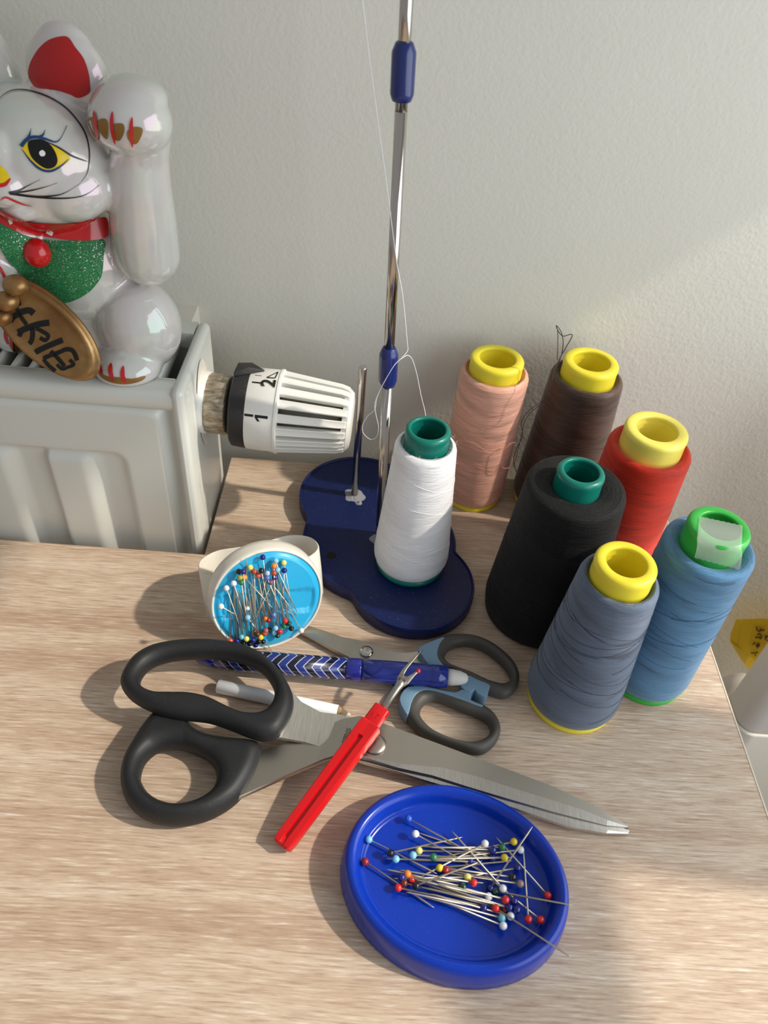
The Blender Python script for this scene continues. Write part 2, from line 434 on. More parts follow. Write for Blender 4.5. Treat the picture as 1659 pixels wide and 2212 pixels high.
# top lip joining panel and grille
zt0 = zs[-1]
lip = [(RF+.006, zt0-.004), (RF+.0018, zt0-.002), (RF+.0004, zt0+.002), (RF+.0006, RT-.003), (RF+.003, RT-.0004), (RF+.008, RT), (RF+.0135, RT), (RF+.0145, RT-.001), (RF+.0145, RT-.012)]
V = []; Fc = []
for x in (-.60, -.1065):
    for y, z in lip: V.append((x, y, z))
n = len(lip)
for i in range(n-1): Fc.append((i, i+1, n+i+1, n+i))
mk('top_lip', V, Fc, M_rad, rad)
# end cover
e = mk('end_cover', *box((RX-.0075, RF-.001, -.30), (RX, RB, RT+.0015)), M_rad, rad); bevel(e, .0045, 4)
# hollow round the valve
V, Fc = lathe([(.0005, 0), (.0225, 0)], 36)
mk('valve_opening', [(RX+.0006, .3765+p[0]*.7, .0835+p[1]*1.3) for p in V], Fc, M_boxw, rad)
# back panel, inner convector, grille
mk('back_panel', *box((-.60, RB-.012, -.30), (RX-.004, RB, RT-.004)), M_rad, rad, smooth=False)
mk('convector', *box((-.60, RF+.020, -.28), (RX-.012, RB-.014, RT-.040)), M_radin, rad, smooth=False)
gr = mk('top_grille', *join([box((-.60, RB-.014, RT-.010), (RX-.0075, RB, RT)), box((-.60, RF+.0135, RT-.03), (RX-.0075, RF+.0150, RT-.0005))]), M_rad, rad, smooth=False)
sl_me = None; xk = RX-.0175; kk = 0
while xk > -.33:
    w = .0032
    V, Fc = box((-w/2, RF+.0140, RT-.010), (w/2, RB-.013, RT-.0004))
    if sl_me is None:
        s0 = mk('slat', V, Fc, M_rad, gr, local=True); bevel(s0, .0009, 2); sl_me = s0.data; so_ = s0
    else:
        so_ = bpy.data.objects.new('slat', sl_me); C.objects.link(so_); so_.parent = gr
    so_.location = Vector((xk, 0, 0))-rad.location
    xk -= .0098
mk('wall_bracket', *box((-.150, RB+.004, RT-.02), (-.1135, WY+.001, RT-.004)), M_boxw, rad, smooth=False)

# ================================================================ THERMOSTATIC VALVE
VC = Vector((-.1000, .3755, .0850))
vt = thing('radiator_valve', 'white ribbed thermostatic radiator valve head with black pointer ring numbered 1 and 2', 'valve', VC, rot=(0, radians(2.2), radians(-1.5)))
def lx(prof, seg=64):        # lathe about local X : profile (x, r)
    V, Fc = lathe([(r, x) for x, r in prof], seg); return [(z, -y, x) if False else (z, x, y) for x, y, z in V], Fc
mk('valve_flange', *lx([(-.004, .001), (-.004, .0185), (.0035, .0185), (.0035, .001)]), M_white, vt, local=True)
# knurled nut
prof = [(.003, .012), (.003, .0172), (.0045, .0180), (.0150, .0180), (.0165, .0172), (.0165, .0125)]
V, Fc = [], []; seg = 96
for x, r in prof:
    for q in range(seg):
        a = 2*pi*q/seg; f = 1-.035*(0.5+.5*cos(a*16)) if r > .0165 else 1
        V.append((x, r*f*cos(a), r*f*sin(a)))
for i in range(len(prof)-1):
    for q in range(seg): Fc.append((i*seg+q, i*seg+(q+1) % seg, (i+1)*seg+(q+1) % seg, (i+1)*seg+q))
mk('coupling_nut', V, Fc, M_nut, vt, local=True)
sharp(mk('neck', *lx([(.010, .001), (.010, .0138), (.0225, .0138), (.0225, .001)]), M_vblack, vt, local=True))
ring = mk('pointer_ring', *lx([(.0190, .012), (.0190, .0222), (.0200, .0236), (.0262, .0242), (.0285, .0240), (.0285, .02)]), M_vblack, vt, local=True); sharp(ring)
def surf(x, ang, r): return Vector((x, -r*cos(ang), r*sin(ang)))     # ang 0 faces the room, pi/2 faces up
# pointer: wedge on the ring
pa = radians(35.6+64)
pv = []
for x, da, r in ((.0195, -.36, .0240), (.0195, .30, .0240), (.0290, .33, .0246), (.0290, -.20, .0246), (.0365, .0, .0249), (.0195, -.30, .0262), (.0195, .24, .0262), (.0275, .26, .0272), (.0275, -.12, .0272), (.0362, .0, .0256)):
    pv.append(surf(x, pa+da*.95, r))
pf = [(0,1,2,4,3), (5,8,9,7,6), (0,5,6,1), (1,6,7,2), (2,7,9,4), (4,9,8,3), (3,8,5,0)]
bevel(mk('pointer', pv, pf, M_vblack, vt, local=True), .0006, 2)
band = mk('scale_band', *lx([(.0283, .022), (.0283, .0238), (.0290, .0243), (.0450, .0247), (.0455, .0253), (.0468, .0253), (.0472, .0246), (.0472, .018)], 96), M_white, vt, local=True); sharp(band)
mk('valve_core', *lx([(.0300, .001), (.0300, .0160), (.0860, .0150), (.0860, .001)]), M_vcore, vt, local=True)
NR = 18
for i in range(NR):
    a0 = 2*pi*(i+.35)/NR; V = []; Fc = []
    hw = .62*pi/NR
    secs = [(.0470, .0244), (.0820, .0208), (.0862, .0196), (.0885, .0165)]
    for x, r in secs:
        for da, dr in ((-hw, -.0040), (-hw, -.0004), (-hw*.8, 0), (-hw*.55, -.0003), (hw*.55, -.0003), (hw*.8, 0), (hw, -.0004), (hw, -.0040)):
            V.append(surf(x, a0+da, r+dr))
    for s_ in range(3):
        for q in range(8): Fc.append((s_*8+q, s_*8+(q+1) % 8, s_*8+8+(q+1) % 8, s_*8+8+q))
    Fc += [tuple(range(7, -1, -1)), tuple(range(24, 32))]
    sharp(mk('rib', V, Fc, M_white, vt, local=True), 25)
sharp(mk('end_cap', *lx([(.0840, .0178), (.0872, .0186), (.0893, .0165), (.0900, .012), (.0902, .0005)]), M_white, vt, local=True))
# scale printing, wrapped on the band
def wrapped(name, quads, r=.02485):
    V, Fc = [], []
    for (x0, x1, a0, a1) in quads:
        m = 6; n = len(V)
        for i in range(m+1):
            a = a0+(a1-a0)*i/m
            V += [surf(x0, a, r+(x0-.029)*.025-.0004), surf(x1, a, r+(x1-.029)*.025-.0004)]
        for i in range(m): Fc.append((n+2*i, n+2*i+1, n+2*i+3, n+2*i+2))
    return mk(name, V, Fc, M_ink, vt, local=True)
def text_mesh(s, size=1.0, bold=0.0):
    cu = bpy.data.curves.new('txt', 'FONT'); cu.body = s; cu.align_x = 'CENTER'; cu.align_y = 'CENTER'; cu.size = size; cu.offset = bold
    to = bpy.data.objects.new('txt', cu); C.objects.link(to)
    bpy.context.view_layer.update()
    me = bpy.data.meshes.new_from_object(to.evaluated_get(bpy.context.evaluated_depsgraph_get()))
    V = [v.co.copy() for v in me.vertices]; Fc = [tuple(p.vertices) for p in me.polygons]
    bpy.data.objects.remove(to); bpy.data.curves.remove(cu); bpy.data.meshes.remove(me)
    return V, Fc
def digit(s, xc, ang, size):
    V, Fc = text_mesh(s, size, .00022)
    out = [surf(xc-v.y, radians(ang)+v.x/.0247, .0252+(xc-v.y-.029)*.022-.0003) for v in V]
    mk('numeral', out, Fc, M_ink, vt, local=True, smooth=False)
VE = 35.6
digit('2', .0405, VE+39, .0115)
R_ = radians
a1 = R_(VE-8.7)
wrapped('numeral', [(.0350, .0424, a1-.032, a1+.032)])
mk('numeral', [surf(x, a, .0243+(x-.029)*.025+.0002) for x, a in ((.0350, a1-.03), (.0365, a1-.03), (.0380, a1-.118), (.0366, a1-.118))], [(0, 1, 2, 3)], M_ink, vt, local=True, smooth=False)
wrapped('scale_tick', [(.0290, .0341, a1-.028, a1+.028)]); wrapped('scale_tick', [(.0308, .0358, R_(VE+36.9), R_(VE+39.3))])
for a in (52, 64, 77): wrapped('scale_tick', [(.0315, .0352, R_(VE+a-.5), R_(VE+a+.5))])
T3 = [(.0385, 49), (.0432, 49.5), (.0438, 66)]
for i in range(3):
    (xa, aa), (xb, ab) = T3[i], T3[(i+1) % 3]; V = []
    P0, P1 = Vector((xa, R_(VE+aa)*.025)), Vector((xb, R_(VE+ab)*.025)); t = (P1-P0).normalized(); nn = Vector((-t.y, t.x))*.00035
    for q in (P0+nn, P0-nn, P1-nn, P1+nn): V.append(surf(q.x, q.y/.025, .0250+(q.x-.029)*.022-.0002))
    mk('scale_mark', V, [(0, 1, 2, 3)], M_ink, vt, local=True, smooth=False)
for i in range(3):
    a = pi*i/3; V = []
    for s_ in (-1, 1):
        for w in (-.00022, .00022):
            q = Vector((cos(a)*.0024*s_-sin(a)*w, sin(a)*.0024*s_+cos(a)*w)); V.append(surf(.0410+q.x, R_(VE-80)+q.y/.025, .0251))
    mk('frost_mark', [V[0], V[1], V[3], V[2]], [(0, 1, 2, 3)], M_ink, vt, local=True, smooth=False)

# ================================================================ SPOOLS OF THREAD
def spool(name, label, x, y, H, rb, rt, rtube, rhole, vis, mthread, mcore, z0=0.0, strands=9, seed=1, smat=None, fuzz=None):
    t = thing(name, label, 'thread spool', (x, y, z0), 'cones of sewing thread')
    rf = rb-(.0022 if fuzz is not M_fuzz_k else .006); zt = H-vis
    core = [(rhole*1.35, 0), (rf, 0), (rf+.0004, .0012), (rf, .0034), (rf-.003, .0042), (rtube+.0012, .010), (rtube+.0002, zt-.004), (rtube, H-.0050), (rtube+.0003, H-.0034), (rtube+.0002, H-.0016), (rtube-.0004, H-.0006), (rtube-.0014, H-.0001), (rhole+.0006, H), (rhole+.0001, H-.0004), (rhole, H-.0014)]
    zz = H-.002; j = 0
    while zz > H-.045:
        core.append((rhole+.0001+(.0005 if j % 2 else 0)+(H-zz)*.02, zz)); zz -= .0015; j += 1
    core += [(rhole*1.35, .004), (rhole*1.35, 0)]
    mk('tube_core', *lathe(core, 72), mcore, t, local=True)
    prof = [(rf-.004, .0034), (rb-.0030, .0036 if fuzz is not M_fuzz_k else .0006), (rb-.0012, .0055 if fuzz is not M_fuzz_k else .0024), (rb-.0003, .0085), (rb, .0120)]
    m = 14
    for i in range(1, m+1):
        f = i/m; prof.append((rb+(rt-rb)*f, .012+(zt-.0035-.012)*f))
    prof += [(rt-.0005, zt-.0020), (rt-.0016, zt-.0008), (rt-.0032, zt-.0002), (rtube+.0025, zt-.0010), (rtube-.0003, zt-.0030)]
    mk('wound_thread', *lathe(prof, 96), mthread, t, local=True)
    rg = random.Random(seed); parts = []
    def rad_at(z): f = (z-.012)/(zt-.0155); f = max(0, min(1, f)); return rb+(rt-rb)*f
    for s_ in range(strands):
        zc = .018+(zt-.034)*rg.random(); amp = rg.uniform(.003, .009); ph = rg.uniform(0, 2*pi); a0 = rg.uniform(0, 2*pi); L = rg.uniform(2.2, 4.6)
        P = []
        for i in range(48):
            a = a0+L*i/47; z = min(zt-.005, max(.012, zc+amp*sin(a+ph)+.002*sin(2*a+ph)))
            r = rad_at(z)+.00005; P.append((r*cos(a), r*sin(a), z))
        parts.append(tube(P, .00013, 5))
    if strands: mk('crossed_strands', *join(parts), smat or mthread, t, local=True, kind='stuff')
    if fuzz:
        parts = []
        for i in range(420):
            a = rg.uniform(0, 2*pi)
            if rg.random() < .45:
                r = rg.uniform(rtube+.001, rt); p0 = Vector((r*cos(a), r*sin(a), zt-.0006)); nd = Vector((rg.uniform(-1,1), rg.uniform(-1,1), rg.uniform(.2,1)))
            else:
                z = rg.uniform(.01, zt-.003); r = rad_at(z)-.0001; p0 = Vector((r*cos(a), r*sin(a), z)); nd = Vector((cos(a)*rg.uniform(.2,.9)+rg.uniform(-.6,.6), sin(a)*rg.uniform(.2,.9)+rg.uniform(-.6,.6), rg.uniform(-.7,.7)))
            nd.normalize(); L = rg.uniform(.0006, .0019); bend = Vector((rg.uniform(-1,1), rg.uniform(-1,1), rg.uniform(-1,1)))*.0005
            parts.append(tube([p0, p0+nd*L*.55+bend*.3, p0+nd*L+bend], .000035, 3, cap=False))
        mk('fibre_fuzz', *join(parts), fuzz, t, local=True, kind='stuff')
    return t
PLATE = .0092
s_white = spool('thread_spool', 'white thread cone on a dark green tube standing on the navy thread stand', .0315, .3283, .1045, .0229, .0170, .0121, .0092, .0098, M_tw, M_teal, z0=PLATE+.0003, seed=3, fuzz=M_fuzz_w, strands=6)
s_peach = spool('thread_spool', 'peach pink thread cone on a yellow tube by the wall, behind the white one', .0752, .4085, .1115, .0222, .0214, .0163, .0112, .0088, M_tp, M_yel, seed=5, smat=M_sp, strands=16)
s_brown = spool('thread_spool', 'dark brown thread cone on a yellow tube by the wall, loose end sticking up', .1325, .4085, .1145, .0280, .0225, .0167, .0114, .0098, M_tb, M_yel, seed=8, smat=M_sb, strands=7)
s_red = spool('thread_spool', 'bright red thread cone on a pale yellow tube, half hidden by the black one', .1610, .3500, .1100, .0262, .0238, .0175, .0116, .0118, M_tr, M_yelp, seed=11)
s_black = spool('thread_spool', 'wide black thread cone with a dark green tube in the middle of the spools', .1107, .3055, .1120, .0332, .0265, .0122, .0090, .0098, M_tk, M_teal, seed=13, fuzz=M_fuzz_k, strands=5)
s_slate = spool('thread_spool', 'greyish slate blue thread cone on a yellow tube, frontmost of the spools', .1223, .2440, .1103, .0255, .0190, .0142, .0094, .0102, M_ts, M_yel, seed=17, strands=22, smat=M_ss)
s_blue = spool('thread_spool', 'light blue thread cone on a bright green tube with clear tape, nearest the right edge', .1678, .2632, .1195, .0238, .0218, .0144, .0095, .0118, M_tl, M_green, seed=19, strands=12, smat=M_sl)

# clear tape stuck over the mouth of the light blue one
def cam_on(z, pts): return [at(x, y, z) for x, y in pts]
ztop = .1195
A_ = [at(1511, 1116, ztop+.0006), at(1604, 1136, ztop+.0006)]
B_ = [at(1506, 1163, ztop+.0006), at(1602, 1182, ztop+.0006)]
C_ = [at(1500, 1204, ztop-.0102), at(1598, 1230, ztop-.0098)]
V, Fc = [], []; m = 16
rows = []
for i in range(m+1):
    f = i/m; zig = .0005*(i % 2)
    a = A_[0].lerp(A_[1], f); b = B_[0].lerp(B_[1], f); c = C_[0].lerp(C_[1], f)
    tdir = (a-b).normalized()
    rows.append([a+tdir*zig, a.lerp(b, .5), b, b.lerp(c, .3)+Vector((0, -.0012, .0004)), b.lerp(c, .7)+Vector((0, -.0010, 0)), c+Vector((0, 0, -zig))])
for r in rows: V += r
for i in range(m):
    for j in range(5): Fc.append((i*6+j, i*6+j+1, (i+1)*6+j+1, (i+1)*6+j))
tp = mk('tape', V, Fc, M_tape, s_blue, label='piece of clear sticky tape with zigzag ends')
so2 = tp.modifiers.new('s', 'SOLIDIFY'); so2.thickness = .00012

# loose thread ends
def strand(parent, pts, r, m, name='loose_thread', label=None):
    mk(name, *tube(catmull(pts, 7), r, 6), m, parent, label=label)
Z3 = lambda a, b: (630+a/3.2535, 720+b/3.2535)
tail = [atY(*Z3(943, 600), .340), atY(*Z3(935, 540), .344), atY(*Z3(910, 440), .345), atY(*Z3(880, 290), .344), atY(*Z3(850, 190), .343), atY(*Z3(822, 157), .342), atY(*Z3(790, 165), .338), atY(*Z3(730, 215), .336), atY(*Z3(680, 290), .336), atY(*Z3(640, 360), .337), atY(*Z3(600, 450), .340), atY(*Z3(583, 535), .342), atY(*Z3(535, 580), .344), atY(*Z3(500, 640), .344), atY(*Z3(503, 700), .343), atY(*Z3(555, 746), .342), atY(*Z3(600, 722), .341), atY(*Z3(609, 650), .340), atY(*Z3(594, 580), .340), atY(*Z3(584, 500), .339), atY(*Z3(606, 430), .337), atY(*Z3(650, 345), .3355), atY(*Z3(720, 225), .3355), atY(*Z3(780, 165), .336), atY(*Z3(815, 120), .338), atY(*Z3(812, 60), .339), atY(870, 640, .339), atY(856, 560, .340), atY(838, 420, .341), atY(812, 230, .343), atY(796, 110, .344), atY(776, -60, .345)]
strand(s_white, tail, .00018, M_sw, label='fine white thread rising to the top of the stand')
Z2 = lambda a, b: (940+a/3.7705, 690+b/3.7705)
zs_b = [atY(*Z2(700, 1330), .379), atY(*Z2(640, 1170), .3785), atY(*Z2(660, 1060), .379), atY(*Z2(712, 950), .380), atY(*Z2(702, 850), .381), atY(*Z2(740, 770), .382), atY(*Z2(820, 700), .3835), atY(*Z2(890, 650), .385), atY(*Z2(945, 520), .3855), atY(*Z2(965, 420), .388), atY(*Z2(1030, 290), .394), atY(*Z2(1070, 220), .395), atY(*Z2(1117, 125), .396), atY(*Z2(1040, 135), .396), atY(*Z2(1000, 90), .396), atY(*Z2(988, 50), .396), atY(*Z2(1025, 100), .396), atY(*Z2(1042, 180), .396), atY(*Z2(1032, 280), .396), atY(*Z2(1000, 360), .398)]
strand(s_brown, zs_b, .00026, M_sb, label='dark loose thread with a knotted loop')
strand(s_brown, [atY(*Z2(998, 90), .396), atY(*Z2(1000, 200), .396), atY(*Z2(994, 330), .396)], .00022, M_sb)
strand(s_brown, [atY(*Z2(640, 1200), .3785), atY(*Z2(690, 1000), .379), atY(*Z2(745, 800), .382), atY(*Z2(860, 690), .384), atY(*Z2(935, 600), .3850)], .00022, M_sb)
strand(s_peach, [atY(*Z2(650, 1000), .3885), atY(*Z2(600, 1018), .3868), atY(*Z2(560, 1060), .3860), atY(*Z2(540, 1150), .3858), atY(*Z2(555, 1210), .386), atY(*Z2(610, 1200), .3875), atY(*Z2(630, 1130), .3885)], .00016, M_sp)
strand(s_peach, [atY(*Z2(200, 990), .3890), atY(*Z2(300, 1000), .3855), atY(*Z2(380, 1050), .3845), atY(*Z2(460, 1085), .3845), atY(*Z2(540, 1070), .385), atY(*Z2(620, 1010), .3875)], .00016, M_sp)

# ================================================================ THREAD STAND
PX, PY = .0121, .3470
stand = thing('thread_stand', 'navy blue plastic thread stand with a tall steel pole and short spool pin', 'thread stand', (PX, PY, 0))
circ = [(-.0035, .3870, .0408), (PX, PY, .0500), (.0335, .3125, .0386)]
def base_r(a):
    dx, dy = cos(a), sin(a); rs = []
    for cx, cy, r in circ:
        ex, ey = cx-PX, cy-PY; b = dx*ex+dy*ey; disc = r*r-(ex*ex+ey*ey-b*b)
        if disc > 0: rs.append(b+sqrt(disc))
    kq = 900.0; return sum(math.log(1) for _ in ())+math.log(sum(math.exp(kq*r) for r in rs))/kq
secs = [(-.0015, 0), (0, .0015), (0, .0093), (-.0004, .0103), (-.0010, .0104), (-.0016, .0101), (-.0019, PLATE)]
V, Fc = [], []; seg = 160
rr = [base_r(2*pi*q/seg)-.0008 for q in range(seg)]
for d, z in secs:
    for q in range(seg):
        a = 2*pi*q/seg; V.append((PX+(rr[q]+d)*cos(a), PY+(rr[q]+d)*sin(a), z))
for i in range(len(secs)-1):
    for q in range(seg): Fc.append((i*seg+q, i*seg+(q+1) % seg, (i+1)*seg+(q+1) % seg, (i+1)*seg+q))
n = len(V); V.append((PX, PY, PLATE)); V.append((PX, PY, .0))
for q in range(seg): Fc.append(((len(secs)-1)*seg+q, (len(secs)-1)*seg+(q+1) % seg, n)); Fc.append((q, n+1, (q+1) % seg))
sharp(mk('base_plate', V, Fc, M_navy, stand), 50)
def place(L, x, y, z=0): return [(a+x, b+y, c_+z) for a, b, c_ in L[0]], L[1]
mk('screw_hole', *place(lathe([(.0046, .0001), (.0042, .00035), (.0030, .00012)], 32), -.0174, .329, PLATE), M_navy, stand)
mk('hole_shade_disc', *place(lathe([(.0031, .00016), (.0002, .00014)], 24), -.0174, .329, PLATE), M_hole, stand)  # dark disc laid on the plate stands for the shade down the hole
ptop = Vector((PX-.0112, PY+.001, .335)); pbot = Vector((PX, PY, PLATE))
pol = lambda z: pbot.lerp(ptop, (z-pbot.z)/(ptop.z-pbot.z))
mk('pole_section', *tube([pol(PLATE), pol(.128)], .00275, 24), M_chrome, stand)
mk('pole_section', *tube([pol(.128), pol(.262)], .00270, 24), M_chrome, stand)
mk('pole_section', *tube([pol(.262), pol(.335)], .00265, 24), M_chrome, stand)
def zpole(y):       # height on the pole of a photograph row
    lo, hi = 0.0, .33
    for _ in range(50):
        mid = (lo+hi)/2; p = pol(mid); q = p-CP; yy = HH/2+F*q.dot(CD)/q.dot(fwd)
        if yy > y: lo = mid
        else: hi = mid
    return lo
for y0, y1, R in ((832, 750, .0050), (219, 89, .0050)):
    z0, z1 = zpole(y0), zpole(y1); L = z1-z0
    V, Fc = tube([pol(z0), pol(z0+.0002), pol(z0+.12*L), pol(z0+.16*L), pol(z1-.22*L), pol(z1-.16*L), pol(z1-.0002), pol(z1)], [.0030, R*.82, R*.99, R, R, R*.98, R*.70, .0030], 14)
    bevel(mk('pole_joint', V, Fc, M_navyj, stand, smooth=False), .0002, 1)
pinb = Vector((-.0065, .3866, PLATE)); pint = Vector((-.0062, .3868, .1112))
mk('spool_pin', *tube([pinb, pint-Vector((0, 0, .0008)), pint-Vector((0, 0, .0002)), pint], [.0024, .0024, .0021, .0015], 24), M_chrome, stand)
def glue(cx, cy, R, seed):
    rg = random.Random(seed); V, Fc = [], []; seg, rn = 40, 8
    rad = [R*(.55+.6*rg.random()) for _ in range(seg)]
    for _ in range(5): rad = [(rad[i-1]+rad[i]*2+rad[(i+1) % seg])/4 for i in range(seg)]
    for i in range(rn+1):
        f = i/rn
        for q in range(seg):
            a = 2*pi*q/seg; V.append((cx+rad[q]*f*cos(a), cy+rad[q]*f*sin(a), PLATE+.0002+.0016*(1-f)**1.5*(.8+.4*rg.random())))
    for i in range(rn):
        for q in range(seg): Fc.append((i*seg+q, i*seg+(q+1) % seg, (i+1)*seg+(q+1) % seg, (i+1)*seg+q))
    mk('glue_residue', V, Fc, M_glue, stand)
glue(-.0068, .3858, .0078, 2); glue(.0105, .3462, .0058, 5); glue(-.0030, .3790, .0026, 9)

# ================================================================ LUCKY CAT
TOPZ = RT
cat = thing('cat_figurine', 'white pearly ceramic beckoning cat with raised paw sitting on the radiator', 'figurine', tuple(Vector((-.152, .378, TOPZ))))
cfw = Vector((-.30, -.954, 0)); csd = Vector((.954, -.30, 0)); cup = Vector((0, 0, 1))
CM = Matrix((csd, -cfw, cup)).transposed()
parts = []
def blob(px, py, Y, rs, rf_, ru, roll=0, yaw=0):
    c_ = atY(px, py, Y); R = CM @ Matrix.Rotation(radians(yaw), 3, 'Z') @ Matrix.Rotation(radians(roll), 3, 'Y')
    parts.append(ellipsoid(c_, (rs/1000, rf_/1000, ru/1000), R))
def limb(pts):
    P = [atY(x, y, Y) for x, y, Y, r in pts]; R = [r/1000 for *_, r in pts]
    Q, RR = [], []
    for i in range(len(P)-1):
        for s_ in range(5):
            f = s_/5; Q.append(P[i].lerp(P[i+1], f)); RR.append(R[i]+(R[i+1]-R[i])*f)
    Q.append(P[-1]); RR.append(R[-1])
    for q, r in zip(Q, RR): parts.append(ellipsoid(q, (r, r, r), None, 20, 12))
blob(80, 345, .372, 37.5, 31, 32)                 # head
blob(150, 395, .362, 21, 20, 17)                  # cheek
blob(-60, 400, .372, 20, 20, 17)
blob(5, 400, .3445, 12, 10, 10)                   # muzzle
blob(10, 350, .348, 8, 8, 14)                     # nose bridge
blob(45, 445, .350, 12, 10, 6)                    # lip
blob(148, 165, .380, 20.5, 11, 19, 4); blob(143, 122, .382, 15, 9, 14, 4)   # ear
blob(185, 200, .380, 12, 9, 12)
blob(-22, 165, .392, 17, 9, 18, -4); blob(-28, 125, .394, 13, 8, 16, -4)
blob(15, 500, .368, 22, 20, 20)
blob(165, 560, .386, 36, 31, 40)                  # trunk
blob(175, 700, .389, 45, 33, 36)
blob(310, 720, .392, 22, 22, 34)                  # rear flank
blob(298, 700, .372, 24, 22, 26, -6)              # haunch
blob(275, 787, .3575, 19, 18, 12)             # foot
blob(45, 730, .377, 14, 13, 11)                   # far foot
limb([(318, 545, .371, 16.5), (310, 480, .369, 16.3), (303, 400, .367, 14.6), (302, 330, .366, 13.2), (300, 280, .364, 14.5), (292, 255, .363, 15.5)])
blob(282, 258, .361, 19, 16, 15.2)                # paw
blob(285, 210, .364, 16, 14, 9)
limb([(-70, 540, .372, 15), (-20, 590, .350, 11), (10, 622, .346, 8.5)])   # arm holding the coin
V, Fc = join(parts)
raw = bpy.data.meshes.new('cat_raw'); raw.from_pydata([tuple(v) for v in V], [], Fc)
bmm = bmesh.new(); bmm.from_mesh(raw); bmesh.ops.remove_doubles(bmm, verts=bmm.verts, dist=1e-6); bmesh.ops.recalc_face_normals(bmm, faces=bmm.faces)
bmm.to_mesh(raw); bmm.free()
ro = bpy.data.objects.new('cat_raw', raw); C.objects.link(ro)
rm = ro.modifiers.new('r', 'REMESH'); rm.mode = 'VOXEL'; rm.voxel_size = .0011
sm_ = ro.modifiers.new('s', 'SMOOTH'); sm_.factor = .5; sm_.iterations = 7
bpy.context.view_layer.update()
dg = bpy.context.evaluated_depsgraph_get()
body_me = bpy.data.meshes.new_from_object(ro.evaluated_get(dg)); bpy.data.objects.remove(ro); bpy.data.meshes.remove(raw)
for v_ in body_me.vertices:
    if v_.co.z < TOPZ+.0002: v_.co.z = TOPZ+.0002+(v_.co.z-TOPZ)*.0
VB = [v_.co.copy() for v_ in body_me.vertices]; FB = [tuple(p.vertices) for p in body_me.polygons]
bpy.data.meshes.remove(body_me)
body = mk('body', VB, FB, M_pearl, cat)
bvh = BVHTree.FromPolygons(VB, FB)
def hit(x, y, lift=.0003, tree=None):
    d = ray(x, y).normalized(); loc, nor, idx, dist = (tree or bvh).ray_cast(CP, d)
    if loc is None:
        loc, nor, idx, dist = (tree or bvh).find_nearest(CP+d*.40)
    if nor.dot(d) > 0: nor = -nor
    return loc+nor*lift
def decal(name, poly, m, parent, lift=.0003, cuts=3, tree=None, closed=True, sub=5, label=None):
    """a painted patch: outline traced on the glaze and wrapped over it"""
    pts = catmull([(x, y, 0) for x, y in poly], sub, True)
    bm = bmesh.new(); vs = [bm.verts.new(p) for p in pts]; bm.faces.new(vs)
    bmesh.ops.triangulate(bm, faces=bm.faces[:])
    for _ in range(cuts):
        ed = [e for e in bm.edges if e.calc_length() > 5]
        if ed: bmesh.ops.subdivide_edges(bm, edges=ed, cuts=1); bmesh.ops.triangulate(bm, faces=bm.faces[:])
    bm.verts.ensure_lookup_table()
    V = [hit(v.co.x, v.co.y, lift, tree) for v in bm.verts]; bm.verts.index_update()
    Fc = [tuple(v.index for v in f.verts) for f in bm.faces]; bm.free()
    return mk(name, V, Fc, m, parent, label=label)
def stroke(name, pts, w, m, parent, lift=.0004, tree=None, taper=True, label=None):
    P = catmull([(x, y, 0) for x, y in pts], 6); n = len(P); V, Fc = [], []
    for i, p in enumerate(P):
        t = (P[min(i+1, n-1)]-P[max(i-1, 0)]).normalized(); nn = Vector((-t.y, t.x, 0))
        f = i/(n-1); ww = w if not taper else w*max(.15, min(1, 4*f*(1-f)+.1) if taper is True else (1-f) if taper == 'end' else f)
        for s_ in (-1, 0, 1): q = p+nn*(ww/2*s_); V.append(hit(q.x, q.y, lift, tree))
    for i in range(n-1):
        for j in range(2): Fc.append((i*3+j, i*3+j+1, i*3+4+j, i*3+3+j))
    return mk(name, V, Fc, m, parent, label=label)
c1_ = lambda a, b: (a/3.318, b/3.318)
c2_ = lambda a, b: (a/3.318, 420+b/3.318)
P1 = lambda L: [c1_(*q) for q in L]
P2 = lambda L: [c2_(*q) for q in L]
decal('inner_ear', P1([(205,520),(225,440),(280,350),(350,290),(430,265),(490,270),(540,340),(600,420),(635,520),(645,600),(640,665),(565,700),(500,675),(400,645),(270,632),(225,590)]), M_redmat, cat, label='red painted inside of the ear')
eye = decal('eye', P1([(155,1055),(205,1015),(300,1005),(400,1045),(500,1125),(470,1175),(395,1215),(330,1230),(270,1195),(210,1130)]), M_eyey, cat, .0003, label='yellow eye with black pupil')
decal('pupil', P1([(205,1020),(280,1000),(340,1020),(390,1080),(412,1150),(390,1195),(335,1208),(270,1170),(220,1110)]), M_eyek, eye, .0005)
decal('eye_glint', P1([(285,1090),(305,1078),(325,1095),(322,1115),(300,1122),(285,1108)]), M_wht, eye, .0008, cuts=1)
stroke('eyelash', P1([(155,1050),(200,1000),(260,985),(330,1000),(400,1020),(440,985),(478,905)]), 9, M_eyeb, cat, .0007, taper='end')
stroke('eyelash', P1([(195,1010),(215,970),(225,925)]), 8, M_eyeb, cat, .0007, taper='end'); stroke('eyelash', P1([(280,990),(310,970),(325,935)]), 8, M_eyeb, cat, .0007, taper='end')
stroke('eye_outline', P1([(160,1070),(220,1150),(290,1210),(360,1225),(430,1195),(490,1140)]), 5, M_eyeb, cat, .0007)
stroke('eye_outline', P1([(330,1015),(420,1060),(520,1120),(630,1160)]), 3.5, M_line, cat, .0007)
stroke('face_line', P1([(-40,760),(20,690),(90,652),(180,648),(280,672),(380,715),(470,775),(540,850),(600,940),(632,1040),(638,1150),(620,1250),(560,1330)]), 3, M_line, cat, .0004)
